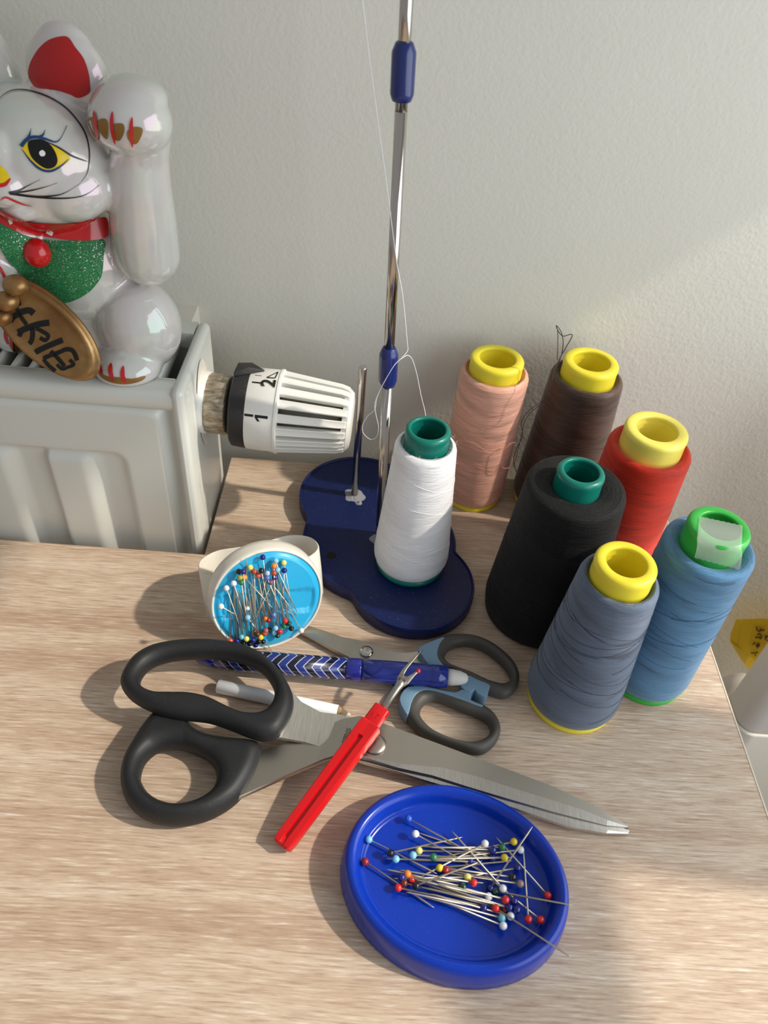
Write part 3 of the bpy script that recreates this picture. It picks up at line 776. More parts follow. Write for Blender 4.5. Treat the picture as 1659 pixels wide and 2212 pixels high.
for L in ([(65,1380),(130,1365),(200,1330),(290,1285)], [(65,1380),(180,1370),(300,1345),(415,1310)], [(70,1382),(250,1405),(400,1400),(480,1375),(560,1325)], [(70,1385),(250,1408),(420,1420),(560,1410),(640,1380),(710,1325)]):
    stroke('whisker', P1(L), 5, M_coal, cat, .0005, taper='end')
decal('nose', P1([(-60,1200),(10,1190),(70,1275),(30,1325),(-20,1340),(-70,1320)]), M_eyey, cat, .0003, label='yellow painted nose tip')
stroke('nose_line', P1([(75,1280),(40,1320),(0,1330),(-40,1330)]), 8, M_gred, cat, .0006); stroke('mouth_line', P1([(0,1435),(40,1412),(90,1430),(150,1455),(230,1475)]), 4, M_gred, cat, .0005)
# collar, bell, bib
bib = decal('bib', P2([(-30,190),(20,215),(200,300),(380,330),(560,332),(738,325),(738,450),(722,580),(660,670),(560,740),(440,772),(330,735),(200,620),(100,520),(30,420),(-30,300)]), M_glit, cat, .0012, cuts=5, label='green glitter bib')
class Chest:      # the neck band stands on the chest, straight up from the bib
    def ray_cast(self, o_, d):
        q = o_+d; c_ = q-CP; px_ = W/2+F*c_.dot(CR)/c_.dot(fwd); py_ = HH/2+F*c_.dot(CD)/c_.dot(fwd)
        t = bvh.ray_cast(o_, d); t1 = (t[0]-o_).length if t[0] else 9
        d2 = ray(max(px_, 2), max(py_, 538)).normalized(); u = bvh.ray_cast(CP, d2); t2 = (u[0]-CP).length if u[0] else t1
        return o_+d*min(t1, t2), -d, 0, min(t1, t2)
chest = Chest()
colr = decal('collar', P2([(-30,110),(60,140),(140,180),(220,203),(400,215),(560,205),(680,175),(745,162),(772,185),(778,280),(750,312),(640,330),(480,325),(330,305),(180,285),(80,245),(-30,180)]), M_gred, cat, .0018, cuts=4, tree=chest, label='red painted collar with white dots')
stroke('collar_dot', P2([(65,180),(82,212)]), 7, M_wht, colr, .0022, tree=chest, taper=False); stroke('collar_dot', P2([(335,265),(378,285)]), 9, M_wht, colr, .0022, tree=chest, taper=False)
bp = hit(*c2_(280, 400), 0)
mk('bell', *ellipsoid(bp+Vector((0, -.003, 0)), (.0067, .0062, .0072)), M_gred, cat, label='round red bell under the collar')
# paw markings
for L in ([(680,795),(690,880),(710,1000)], [(810,800),(805,900),(828,1030)], [(948,840),(940,940),(950,1050)]): stroke('claw_line', P1(L), 8, M_gred, cat, .0006)
for L in ([(630,870),(650,840),(680,850),(700,920),(712,1000),(670,980),(640,920)], [(705,870),(735,850),(768,860),(778,920),(770,995),(730,960),(708,910)], [(800,900),(840,885),(885,890),(893,940),(865,1000),(830,1000),(800,950)], [(915,940),(960,910),(1020,920),(1010,980),(980,1025),(945,1025),(918,990)]):
    decal('claw_patch', P1(L), M_goldt, cat, .0004, cuts=1)
for L in ([(715,1210),(722,1250),(735,1290)], [(800,1210),(795,1270),(812,1335)], [(885,1230),(880,1300),(905,1350)]): stroke('claw_line', P2(L), 9, M_gred, cat, .0006)
decal('foot_paint', P2([(705,1260),(760,1300),(850,1310),(950,1320),(1040,1300),(1010,1335),(900,1358),(800,1345),(730,1310)]), M_goldt, cat, .0004, cuts=2)
for L in ([(35,980),(45,1030),(60,1075)], [(75,1010),(85,1060),(105,1110)]): stroke('claw_line', P2(L), 6, M_gred, cat, .0006)
decal('foot_paint', P2([(60,1060),(100,1090),(150,1110),(220,1150),(150,1155),(100,1130)]), M_goldt, cat, .0004, cuts=2)
# coin
kc = atY(100, 712, .3425)
kx = (atY(196, 805, .338)-atY(4, 628, .346)).normalized()
kn = (CP-kc).normalized(); kn = (kn*.55+cfw*.6+Vector((0, 0, -.05))).normalized(); kn = (kn-kx*kn.dot(kx)).normalized(); ky = kn.cross(kx)
KM = Matrix((kx, ky, kn)).transposed()
V, Fc = ellipsoid((0, 0, 0), (.0322, .0178, .0050), None, 48, 20)
KV = []
for v_ in V:
    v_ = Vector(v_)
    rim = sqrt((v_.x/.0322)**2+(v_.y/.0178)**2)
    if v_.z > 0: v_.z = .0034+.0016*sm(.72, .88, rim)-.004*sm(.9, 1.0, rim)
    KV.append(KM @ v_+kc)
coin = mk('coin', KV, Fc, M_gold, cat, label='oval gold coin with black brush characters')
cb = BVHTree.FromPolygons(KV, Fc)
c6 = lambda a, b: (a/6.9125, 560+b/6.9125)
for L, w in (([(130,720),(200,680),(310,645)], 11), ([(240,720),(280,790),(330,880),(400,975)], 8), ([(130,885),(230,840),(330,785),(440,765),(505,810)], 13), ([(120,860),(200,930)], 9),
             ([(270,1090),(400,1030),(560,975),(735,945)], 13), ([(480,1010),(490,1120),(470,1220),(440,1260)], 10), ([(540,1030),(640,1080),(720,1140),(680,1210),(600,1170)], 8), ([(270,1110),(330,1140)], 8),
             ([(530,1390),(640,1330),(800,1260),(935,1205)], 12), ([(760,1370),(850,1460),(920,1540),(965,1600)], 8), ([(650,1480),(740,1440),(880,1390),(990,1345),(1080,1360),(1130,1440),(1150,1510)], 9), ([(650,1490),(720,1580),(830,1670)], 8), ([(850,1570),(930,1640),(1020,1610),(1100,1570),(1040,1500)], 7)):
    stroke('brush_stroke', [c6(*q) for q in L], w, M_coal, coin, .0004, tree=cb, taper=False)
for x, y, r in ((34, 616, .0062), (13, 650, .0062), (0, 684, .0060)):
    mk('gold_toe', *ellipsoid(atY(x, y, .338), (r, r*.9, r*.8), None, 20, 12), M_gold, cat)
stroke('claw_line', [(-2, 575), (8, 595), (18, 615)], 6, M_gred, cat, .0006)

# ================================================================ WRIST PINCUSHION
el, ph = radians(19), radians(23)
cn = Vector((cos(el)*sin(ph), -cos(el)*cos(ph), sin(el))); crt = Vector((cos(ph), sin(ph), 0)); cu_ = cn.cross(crt); 
if cu_.z < 0: cu_ = -cu_
CR_ = .0325
cc = at(592, 1394, .001)+cu_*(CR_-.0022)+cn*.0
cush = thing('pincushion', 'cream wrist pincushion with a round sky blue magnetic face full of pins', 'pincushion', (cc.x, cc.y, 0))
BM = Matrix((crt, cu_, cn)).transposed()
def onface(L, d=0): return [BM @ Vector((a, b, c_+d))+cc for a, b, c_ in L[0]], L[1]
mk('case', *onface(lathe([(.0297, -.001), (.0298, .0006), (.0306, .0008), (.0312, .0001), (.0316, -.0014), (.0320, -.0060), (.0318, -.0100), (.0300, -.0118), (.010, -.0122), (.0002, -.0122)], 80)), M_cushw, cush)
V, Fc = [], []; seg, rn = 96, 34; rad_f = .0297
for i in range(rn+1):
    r = rad_f*i/rn
    for q in range(seg):
        a = 2*pi*q/seg; x, y = r*cos(a), r*sin(a)
        yy = y*cos(.18)+x*sin(.18)
        h = .0016*(1-sm(.0270, .0297, r))
        tr = (1-sm(.0062, .0072, abs(yy+.0012)))*(1-sm(.0255, .0265, r))
        V.append((x, y, h-.0013*tr))
for i in range(rn):
    for q in range(seg): Fc.append((i*seg+q, i*seg+(q+1) % seg, (i+1)*seg+(q+1) % seg, (i+1)*seg+q))
mk('magnetic_face', *onface((V, Fc)), M_cyan, cush)
# cuff behind the disc
rc = cc-cn*.0262-cu_*.0010+crt*.0030
V, Fc = [], []; seg = 80
prof = [(0, -.0150), (.0004, -.0156), (.0010, -.0150), (.0012, .0), (.0010, .0150), (.0004, .0157), (0, .0152)]
prof = [(d-.0008, h) for d, h in prof]+[(-.0008, .0), ]
for d, h in prof:
    for q in range(seg):
        a = 2*pi*q/seg; ca, sa = cos(a), sin(a)
        lob = .0150+.0055*sm(.15, .75, abs(ca))            # waisted in the middle, full at both ends
        V.append(rc+crt*((.0345+d)*ca)+cn*((lob+d)*(abs(sa)**.8)*(1 if sa > 0 else -1))+cu_*h)
npf = len(prof)
for i in range(npf):
    j = (i+1) % npf
    for q in range(seg): Fc.append((i*seg+q, i*seg+(q+1) % seg, j*seg+(q+1) % seg, j*seg+q))
zmin = min(v_.z for v_ in V)
cuff = mk('cuff', V, Fc, M_cushw, cush, label='curved open wrist cuff')

# ================================================================ PINS
PINCOL = {'navy blue': (18, 30, 120), 'white': (232, 236, 238), 'light blue': (130, 196, 232), 'black': (12, 12, 16), 'pale yellow': (232, 222, 120), 'green': (40, 116, 74), 'red': (214, 40, 34), 'dark red': (150, 30, 30), 'orange': (240, 132, 40), 'brown': (96, 40, 26), 'yellow': (236, 206, 50), 'dark green': (18, 66, 44), 'grey brown': (150, 124, 124), 'blue': (36, 84, 200), 'teal': (110, 180, 196), 'slate blue': (88, 116, 190), 'pale lavender': (176, 190, 228), 'mauve': (120, 80, 104), 'rust': (180, 74, 36), 'dusty rose': (176, 96, 92), 'coral': (222, 88, 64), 'olive': (168, 156, 50), 'indigo': (46, 34, 130)}
PM = {}
for nme, c_ in PINCOL.items(): PM[nme] = mat('pin_head_'+nme.replace(' ', '_'), c_, .12, spec=.6, coat=.5)
HEADS, SHAFT = {}, {}
def pin_meshes(col, r, rs, L):
    if (col, r) not in HEADS:
        V, Fc = ellipsoid((0, 0, 0), (r, r, r), None, 20, 12); me = bpy.data.meshes.new('head'); me.from_pydata([tuple(v_) for v_ in V], [], Fc)
        me.polygons.foreach_set('use_smooth', [True]*len(me.polygons)); me.materials.append(PM[col]); HEADS[(col, r)] = me
    key = (rs, round(L, 4))
    if key not in SHAFT:
        V, Fc = tube([(r*.8, 0, 0), (L*.88, 0, 0), (L*.96, 0, 0), (L, 0, 0)], [rs, rs, rs*.6, rs*.1], 8)
        me = bpy.data.meshes.new('shaft'); me.from_pydata([tuple(v_) for v_ in V], [], Fc)
        me.polygons.foreach_set('use_smooth', [True]*len(me.polygons)); me.materials.append(M_pinsteel); SHAFT[key] = me
    return HEADS[(col, r)], SHAFT[key]
ORD = ['leftmost', 'second from the left', 'third from the left', 'fourth from the left', 'fifth from the left', 'sixth from the left', 'seventh from the left', 'eighth from the left', 'ninth from the left', 'tenth from the left', 'eleventh from the left', 'twelfth from the left']
NUM = ['', 'one', 'two', 'three', 'four', 'five', 'six', 'seven', 'eight', 'nine', 'ten', 'eleven', 'twelve']
def make_pins(data, where, group, r, rs):
    for col in {d_[0] for d_ in data}:
        L = sorted([d_ for d_ in data if d_[0] == col], key=lambda d_: d_[3])
        for i, d_ in enumerate(L):
            lab = ('the only %s headed pin %s' % (col, where)) if len(L) == 1 else ('%s of the %s %s headed pins %s' % (ORD[i], NUM[len(L)], col, where))
            p0, p1 = d_[1], d_[2]; dv = p1-p0
            hm, shm = pin_meshes(col, r, rs, dv.length)
            t = thing('glass_head_pin', lab, 'pin', p0, group); t.rotation_euler = dv.to_track_quat('X', 'Z').to_euler()
            h = bpy.data.objects.new('head', hm); C.objects.link(h); h.parent = t
            s_ = bpy.data.objects.new('shaft', shm); C.objects.link(s_); s_.parent = t
c8 = lambda a, b: (480+a/7.541, 1180+b/7.541)
CUSH = [('navy blue',660,178,720,640),('light blue',870,240,1010,640),('pale yellow',1003,270,1100,800),('orange',843,320,860,900),('light blue',900,385,1240,1110),('navy blue',1010,395,990,1000),('pale yellow',455,345,560,1100),('black',270,412,400,1150),('navy blue',338,412,420,1100),('olive',290,510,380,1150),('orange',365,508,950,1150),('green',310,588,380,1080),('white',188,605,360,1180),('white',70,682,270,1260),('rust',520,410,545,1200),('coral',585,470,720,1180),('black',635,398,740,900),('pale lavender',735,440,600,1050),('slate blue',733,515,980,1120),('rust',840,435,870,1050),('indigo',858,508,500,1260),('mauve',790,585,1200,1110),('white',415,1000,393,190),('light blue',415,1162,775,1655),('orange',712,1180,545,350),('dark red',750,1200,690,600),('slate blue',840,1120,808,255),('red',1023,1212,900,650),('green',1010,1300,920,700),('dark green',1085,1258,960,700),('black',1125,1340,1000,800),('white',1287,1375,930,740),('light blue',868,1335,680,720),('light blue',845,1410,790,800),('red',940,1390,870,800),('dark green',902,1455,850,830),('dusty rose',712,1375,600,640),('black',762,1365,740,700),('yellow',625,1485,420,900),('black',595,1550,500,900),('black',662,1552,560,800),('navy blue',500,1525,440,800),('navy blue',545,1605,470,1000),('pale yellow',395,1510,200,650),('black',345,1575,290,900),('black',448,1585,330,950),('teal',312,1478,260,800),('navy blue',237,1545,195,650),('pale yellow',278,1620,240,800),('coral',130,1545,125,960),('red',185,1595,195,640),('brown',575,1430,500,760),('rust',690,1420,610,900),('orange',540,1410,480,850)]
# light end heads at the left: one standing nearly free
rg = random.Random(4)
def onplane(x, y, h):
    d = ray(x, y); o_ = cc+cn*h; return CP+d*((o_-CP).dot(cn)/d.dot(cn))
data = []
for i, (col, hx, hy, tx, ty) in enumerate(CUSH):
    h0 = .0033+.0035*rg.random(); h1 = .0021+.0030*rg.random()
    p0 = onplane(*c8(hx, hy), h0); p1 = onplane(*c8(tx, ty), h1)
    L = (p1-p0).length; want = min(.0365, max(.031, L)); p1 = p0+(p1-p0)*(want/L)
    data.append((col, p0, p1, hx))
data.append(('white', onplane(477.5, 1310, .012), onplane(512, 1330, .0022)+(onplane(512, 1330, .0022)-onplane(477.5, 1310, .012))*1.2, -20))
make_pins(data, 'on the pincushion', 'pins on the wrist pincushion', .00160, .00029)

# ================================================================ BLUE DISH WITH PINS
DC = Vector((.0531, .1392, 0)); dang = atan2(-.2233, .9747)
dish = thing('pin_dish', 'royal blue oval magnetic pin dish with loose pins at the front', 'dish', tuple(DC))
def oval(prof, seg=120):
    V, Fc = [], []
    for a_, b_, z in prof:
        for q in range(seg):
            t = 2*pi*q/seg; x, y = a_*cos(t), b_*sin(t)
            V.append((DC.x+x*cos(dang)-y*sin(dang), DC.y+x*sin(dang)+y*cos(dang), z))
    n = len(prof)
    for i in range(n-1):
        for q in range(seg): Fc.append((i*seg+q, i*seg+(q+1) % seg, (i+1)*seg+(q+1) % seg, (i+1)*seg+q))
    return V, Fc
DA, DB = .0500, .0400
pr = [(.0002, .0002, .0002), (DA-.004, DB-.004, .0002), (DA+.0012, DB+.0012, .0003), (DA+.0016, DB+.0016, .0012), (DA+.0011, DB+.0011, .0070), (DA+.0004, DB+.0004, .0120), (DA-.0001, DB-.0001, .0142), (DA-.0012, DB-.0012, .0156), (DA-.0028, DB-.0028, .0160), (DA-.0044, DB-.0044, .0152), (DA-.0056, DB-.0056, .0134), (DA-.0064, DB-.0064, .0104), (DA-.0070, DB-.0070, .0086), (DA-.0078, DB-.0078, .0080), (DA-.0084, DB-.0084, .0081), (DA-.0088, DB-.0088, .0077), (DA-.0096, DB-.0096, .0075), (.004, .0035, .0075), (.0002, .0002, .0075)]
mk('dish_body', *oval(pr), M_dish, dish)
c7 = lambda a, b: (720+a/3.072, 1660+b/3.072)
DISH = [('blue',498,333,965,590),('white',546,434,1010,700),('light blue',236,471,690,700),('black',378,560,862,455),('light blue',415,601,960,620),('pale yellow',568,546,1110,560),('light blue',529,575,1040,600),('green',664,588,1180,590),('dark red',211,618,670,925),('orange',492,700,1010,880),('navy blue',453,722,1000,760),('brown',468,760,1010,890),('red',519,737,1050,905),('black',548,778,950,628),('red',430,792,980,910),('yellow',706,660,1190,612),('dark red',745,673,1200,760),('pale yellow',890,722,400,730),('red',931,758,430,672),('dark green',860,785,350,668),('navy blue',908,615,235,595),('white',1007,498,560,730),('navy blue',1058,541,640,520),('green',1120,522,660,525),('yellow',1198,486,720,590),('white',1243,540,800,590),('navy blue',1055,595,560,425),('yellow',1136,592,700,600),('navy blue',1222,660,790,735),('black',1190,720,690,655),('grey brown',1240,765,730,690),('white',1126,797,1000,655),('navy blue',1042,795,1322,385),('dark green',1075,815,1570,905),('white',1031,850,560,740),('red',1143,871,600,720),('navy blue',1200,880,690,760),('red',1077,928,1580,1255),('brown',1135,938,620,790),('navy blue',1167,924,650,800),('navy blue',1218,938,700,780),('navy blue',997,926,480,820),('teal',1118,993,600,850),('white',1176,980,640,830),('white',1128,1044,600,830),('red',1294,1000,1258,500),('red',1376,1005,930,640),('red',1424,843,1080,455)]
rg = random.Random(9); data = []
for i, (col, hx, hy, tx, ty) in enumerate(DISH):
    h0 = .0096+.0032*rg.random(); h1 = .0083+.0032*rg.random()
    mn = .033
    if (hx, hy) == (1042, 795): h1 = .0200; h0 = .0092
    if (hx, hy) == (1075, 815): h1 = .0170; h0 = .0094
    if (hx, hy) == (1077, 928): h1 = .0195; h0 = .0115
    if (hx, hy) == (236, 471): h0 = .0096
    if (hx, hy) == (546, 434): h0 = .0125; h1 = .0085
    if (hx, hy) == (211, 618): h0 = .0098
    p0 = at(*c7(hx, hy), h0); p1 = at(*c7(tx, ty), h1)
    L = (p1-p0).length; want = min(.0385, max(mn, L)); p1 = p0+(p1-p0)*(want/L)
    data.append((col, p0, p1, hx))
make_pins(data, 'in the blue dish', 'pins in the blue dish', .00172, .00042)

# ================================================================ PLATES, RINGS AND BLADES
def ring_solid(name, outer, inner, zc, h, r0, m, parent, label=None, flat=0.0, n_t=14):
    """closed band between two matched outlines, rounded in section; zc is a height or function"""
    n = len(outer); V, Fc = [], []
    secs = []
    for j in range(n_t+1):
        secs.append((j/n_t, 1))
    for j in range(n_t-1, 0, -1): secs.append((j/n_t, -1))
    for i in range(n):
        a, b = Vector(outer[i]), Vector(inner[i]); w = (a-b).length
        rr_ = min(r0, w/2)
        for t, sgn in secs:
            # cosine spacing
            tt_ = .5-.5*cos(pi*t)
            p = a.lerp(b, tt_); d_ = min(tt_, 1-tt_)*w
            hh = h*(sqrt(max(0, 1-((rr_-d_)/rr_)**2)) if d_ < rr_ else 1)
            z = zc(p.x, p.y) if callable(zc) else zc
            V.append((p.x, p.y, z+sgn*hh))
    k_ = len(secs)
    for i in range(n):
        j = (i+1) % n
        for s_ in range(k_): Fc.append((i*k_+s_, i*k_+(s_+1) % k_, j*k_+(s_+1) % k_, j*k_+s_))
    return mk(name, V, Fc, m, parent, label=label)
def xy(pts, z): return [at(x, y, z).to_2d() for x, y in pts]
def smooth2(P, sub=5): return [p.to_2d() for p in catmull([(p.x, p.y, 0) for p in P], sub, True)]
def blade(name, U, Mi, L, zf, th, drop, m, parent, label=None, mb=None):
    """blade lofted across stations: upper edge, grind line, cutting edge (photograph points), zf(i,n)=top height"""
    n = len(U); V, Fc = [], []
    for i in range(n):
        z = zf(i/(n-1))
        for (x, y), dz in ((U[i], 0), (Mi[i], 0), (L[i], -drop)):
            V.append(at(x, y, z+dz))
        for (x, y), dz in ((L[i], -th), (U[i], -th)):
            V.append(at(x, y, z)+Vector((0, 0, dz)))
    for i in range(n-1):
        for s_ in range(5): Fc.append((i*5+s_, i*5+(s_+1) % 5, i*5+5+(s_+1) % 5, i*5+5+s_))
    Fc += [(4, 3, 2, 1, 0), tuple((n-1)*5+q for q in range(5))]
    o_ = mk(name, V, Fc, m, parent, smooth=True, label=label); sharp(o_, 12)
    if mb:
        o_.data.materials.append(mb)
        for pi_, p in enumerate(o_.data.polygons):
            if pi_ < (n-1)*5 and pi_ % 5 == 1: p.material_index = 1
    return o_

# ---- big black handled scissors
c4 = lambda a, b: (240+a/3.318, 1330+b/3.318)
sc = thing('fabric_scissors', 'large tailor scissors with black soft handles lying open across the table', 'scissors', tuple(at(800, 1610)))
UPo = [(70,490),(105,390),(180,300),(300,235),(450,205),(620,193),(800,205),(950,235),(1100,310),(1220,430),(1295,560),(1308,650),(1280,750),(1210,860),(1110,893),(1000,868),(850,812),(700,765),(540,745),(380,715),(230,655),(120,580)]
UPi = [(212,490),(228,435),(275,380),(350,340),(460,313),(610,300),(760,300),(900,320),(1030,370),(1110,435),(1165,530),(1165,610),(1120,680),(1060,712),(990,718),(900,702),(800,655),(690,600),(560,570),(430,568),(320,570),(240,540)]
def z_up(x, y): return .0165+.0025*sm(-.10, -.02, x)
zu = .0185
ring_solid('handle', smooth2(xy([c4(*q) for q in UPo], zu)), smooth2(xy([c4(*q) for q in UPi], zu)), lambda x, y: .0192, .0068, .0062, M_rubber, sc, label='long black handle loop')
LOo = [(345,697),(300,710),(230,790),(160,900),(95,1020),(70,1130),(75,1230),(110,1330),(180,1410),(280,1465),(400,1490),(530,1488),(680,1455),(800,1400),(900,1330),(965,1255),(1040,1120),(1078,1000),(1078,945),(1030,915),(850,890),(700,865),(610,825),(560,770),(530,725),(430,705)]
LOi = [(212,1150),(240,1050),(310,980),(400,948),(500,948),(600,980),(690,1030),(745,1100),(755,1180),(720,1260),(640,1320),(540,1355),(450,1362),(350,1335),(270,1280),(225,1210)]
def polar(P, c_, angs):
    out = []
    for a in angs:
        d = Vector((cos(a), sin(a))); best = None
        for i in range(len(P)):
            p, q = P[i]-c_, P[(i+1) % len(P)]-c_; e_ = q-p; den = d.x*e_.y-d.y*e_.x
            if abs(den) < 1e-14: continue
            t = (p.x*e_.y-p.y*e_.x)/den; u_ = (p.x*d.y-p.y*d.x)/den
            if t > 0 and -1e-9 <= u_ <= 1+1e-9: best = t if best is None else max(best, t)
        out.append(c_+d*(best or 0))
    return out
zl = .0090
ctr = at(*c4(485, 1155), zl).to_2d(); angs = [2*pi*i/150 for i in range(150)]
ring_solid('handle', polar(smooth2(xy([c4(*q) for q in LOo], zl), 4), ctr, angs), polar(smooth2(xy([c4(*q) for q in LOi], zl), 5), ctr, angs), .0086, .0080, .0072, M_rubber, sc, label='round black thumb handle', n_t=18)
BU = [(620,1480),(650,1515),(692,1538),(740,1544),(790,1562),(880,1610),(980,1650),(1080,1690),(1180,1728),(1260,1758),(1320,1778),(1360,1794)]
BL = [(585,1590),(612,1594),(660,1603),(720,1622),(790,1648),(860,1667),(935,1690),(1040,1720),(1142,1756),(1230,1786),(1310,1800),(1357,1801)]
BMi = [(p[0]*.3+q[0]*.7, p[1]*.3+q[1]*.7) for p, q in zip(BU, BL)]
blade('blade', BU, BMi, BL, lambda t: .0172-.0213*t if t < .3 else .0108-.0083*(t-.3)/.7, .0020, .0006, M_steelb, sc, label='lower blade with brushed ground face')
TU = [(556,1624),(600,1611),(680,1577),(740,1553),(778,1546),(838,1566),(930,1600),(1016,1632),(1105,1665),(1193,1698),(1245,1722),(1289,1743),(1330,1767),(1358,1785)]
TL = [(508,1727),(570,1699),(632,1671),(698,1643),(745,1628),(800,1640),(859,1658),(935,1675),(1010,1699),(1110,1729),(1190,1752),(1250,1768),(1310,1783),(1358,1787)]
TM = [(512,1722),(573,1694),(635,1667),(700,1639),(746,1625),(802,1636),(868,1650),(955,1658),(1030,1677),(1120,1706),(1195,1729),(1255,1748),(1312,1771),(1358,1786)]
blade('blade', TU, TM, TL, lambda t: .0106+.0022*min(t/.35, 1)-.0086*max(0, (t-.35)/.65), .0020, .0007, M_steel, sc, label='upper blade with ground cutting edge', mb=M_steelb)
zs = .0129
o = mk('pivot_screw', *place(lathe([(.0055, 0), (.0056, .0006), (.0050, .0011), (.0030, .0014), (.0002, .0015)], 40), *at(810, 1607, zs).to_2d(), zs-.0003), M_steel, sc)
V, Fc = text_mesh('STEEL', .0034)
bx = at(748, 1588, zs); dxv = (at(742, 1606, zs)-at(754, 1571, zs)).normalized(); dyv = Vector((0,0,1)).cross(dxv)
mk('etched_word', [bx+dxv*v_.x+dyv*v_.y+Vector((0, 0, .00012)) for v_ in V], Fc, M_etch, sc, smooth=False)

# ---- small grey and blue scissors
c5 = lambda a, b: (640+a/3.318, 1320+b/3.318)
ss = thing('craft_scissors', 'small closed scissors with dark grey and blue handles beside the thread stand', 'scissors', tuple(at(900, 1450)))
SU = [(-60,70),(75,100),(200,140),(330,185),(450,208),(560,240),(640,275),(720,295),(800,300),(885,285),(950,330)]
SL = [(-60,85),(45,152),(150,212),(250,265),(370,325),(480,370),(600,405),(700,420),(800,415),(890,390),(960,390)]
SM = [(p[0]*.35+q[0]*.65, p[1]*.35+q[1]*.65) for p, q in zip(SU, SL)]
A5 = lambda L: [c5(*q) for q in L]
blade('blade', A5(SU), A5(SM), A5(SL), lambda t: .0050, .0016, .0004, M_steel, ss)
S2U = [(-60,92),(120,160),(330,250),(480,330),(600,400),(720,480),(800,530),(860,560)]
S2L = [(-55,100),(60,165),(250,272),(400,350),(520,420),(640,500),(740,570),(800,620)]
S2M = [(p[0]*.4+q[0]*.6, p[1]*.4+q[1]*.6) for p, q in zip(S2U, S2L)]
blade('blade', A5(S2U), A5(S2M), A5(S2L), lambda t: .0033, .0016, .0004, M_steel, ss)
mk('pivot_screw', *place(lathe([(.0038, 0), (.0039, .0008), (.0034, .0014), (.0018, .0017), (.0002, .0018)], 36), *at(*c5(503, 292), .0055).to_2d(), .0050), M_chrome, ss)
zh = .0055
SO1 = [(960,220),(1060,183),(1150,172),(1280,185),(1400,235),(1500,310),(1570,390),(1598,480),(1570,570),(1500,618),(1420,606),(1340,570),(1230,500),(1130,450),(1030,410),(960,370),(915,320),(905,270)]
SI1 = [(1070,310),(1085,285),(1130,255),(1220,240),(1320,265),(1420,330),(1490,400),(1530,460),(1530,500),(1490,522),(1440,520),(1370,500),(1250,448),(1160,418),(1110,395),(1080,370),(1066,350),(1063,330)]
ring_solid('grip', smooth2(xy(A5(SO1), zh)), smooth2(xy(A5(SI1), zh)), .0050, .0046, .0045, M_grey, ss, label='upper dark grey finger loop')
SO2 = [(742,640),(755,590),(800,545),(900,540),(1000,560),(1140,595),(1250,640),(1340,680),(1420,745),(1462,830),(1450,910),(1400,980),(1310,1022),(1150,980),(1000,930),(880,870),(820,810),(770,730)]
SI2 = [(890,715),(905,685),(930,660),(965,643),(1010,640),(1100,675),(1200,720),(1300,757),(1365,795),(1390,850),(1372,900),(1310,937),(1230,945),(1130,930),(1030,890),(960,845),(905,785),(888,745)]
ring_solid('grip', smooth2(xy(A5(SO2), zh)), smooth2(xy(A5(SI2), zh)), .0050, .0046, .0045, M_grey, ss, label='lower dark grey finger loop')
def plate(name, px_, zlo, zhi, m, parent, label=None, bw=.0012, sub=3):
    P = smooth2(xy(px_, zhi), sub)
    o_ = mk(name, *prism([(p.x, p.y) for p in P], zlo, zhi), m, parent, label=label); bevel(o_, bw, 3, 40); return o_
plate('handle_body', A5([(875,265),(955,218),(1062,182),(1030,230),(1012,290),(1020,340),(1060,395),(1000,400),(940,372),(905,320)]), .0008, .0100, M_bluep, ss, label='blue shoulder of the upper handle')
plate('handle_body', A5([(1225,455),(1300,488),(1385,525),(1382,560),(1362,612),(1300,588),(1282,560),(1250,580),(1180,540),(1190,500)]), .0008, .0103, M_bluep, ss, label='blue stop of the upper handle')
plate('handle_body', A5([(740,640),(752,590),(800,540),(900,535),(1000,552),(1140,580),(1180,560),(1255,575),(1250,635),(1335,668),(1325,684),(1230,650),(1120,610),(1000,572),(920,565),(860,595),(825,660),(800,742),(765,700)]), .0008, .0099, M_bluep, ss, label='blue shoulder of the lower handle', sub=2)

# ================================================================ PEN
pa0, pa1 = at(424, 1419, .0068), at(1011, 1466, .0128)
ax = (pa1-pa0); PL = ax.length
pen = thing('pen', 'blue erasable pen with zigzag barrel lying over the small scissors', 'pen', pa0); pen.rotation_euler = ax.to_track_quat('X', 'Z').to_euler()
def lxp(prof, seg=48):
    V, Fc = lathe([(r, x) for x, r in prof], seg); return [(z, x, y) for x, y, z in V], Fc
sA, sB, sC = PL*.075, PL*.555, PL*.925
R = .0060
mk('tip', *lxp([(0, .0003), (.0004, .0022), (.002, .0034), (.007, .0045), (sA, .0053), (sA, .0005)]), M_penblue, pen, local=True)
mk('barrel', *lxp([(sA, .001), (sA, .0053), (sA+.010, .0058), (sA+.03, R), (sB, R), (sB, .001)]), M_chev, pen, local=True)
mk('collar', *lxp([(sB, .001), (sB, .0058), (sB+.0006, .0062), (sB+.008, .0063), (sB+.0085, .0059), (sB+.0085, .001)]), M_penblue, pen, local=True)
mk('cap', *lxp([(sB+.0085, .001), (sB+.0085, .0061), (sB+.02, .0063), (sC-.012, .0062), (sC-.0115, .0060), (sC-.009, .0060), (sC-.0085, .0062), (sC, .0060), (sC, .0043), (sB+.010, .0043)]), M_pencap, pen, local=True)
mk('ink_refill', *lxp([(sB+.004, .0005), (sB+.004, .0030), (sC-.03, .0030), (sC-.028, .0036), (sC-.014, .0036), (sC-.013, .0018), (sC-.002, .0018), (sC-.002, .0004)]), M_penink, pen, local=True)
mk('eraser', *lxp([(sC-.001, .0005), (sC-.001, .0046), (sC+.003, .0044), (sC+.007, .0038), (PL-.001, .0026), (PL, .0012), (PL+.0001, .0002)]), M_eraser, pen, local=True)

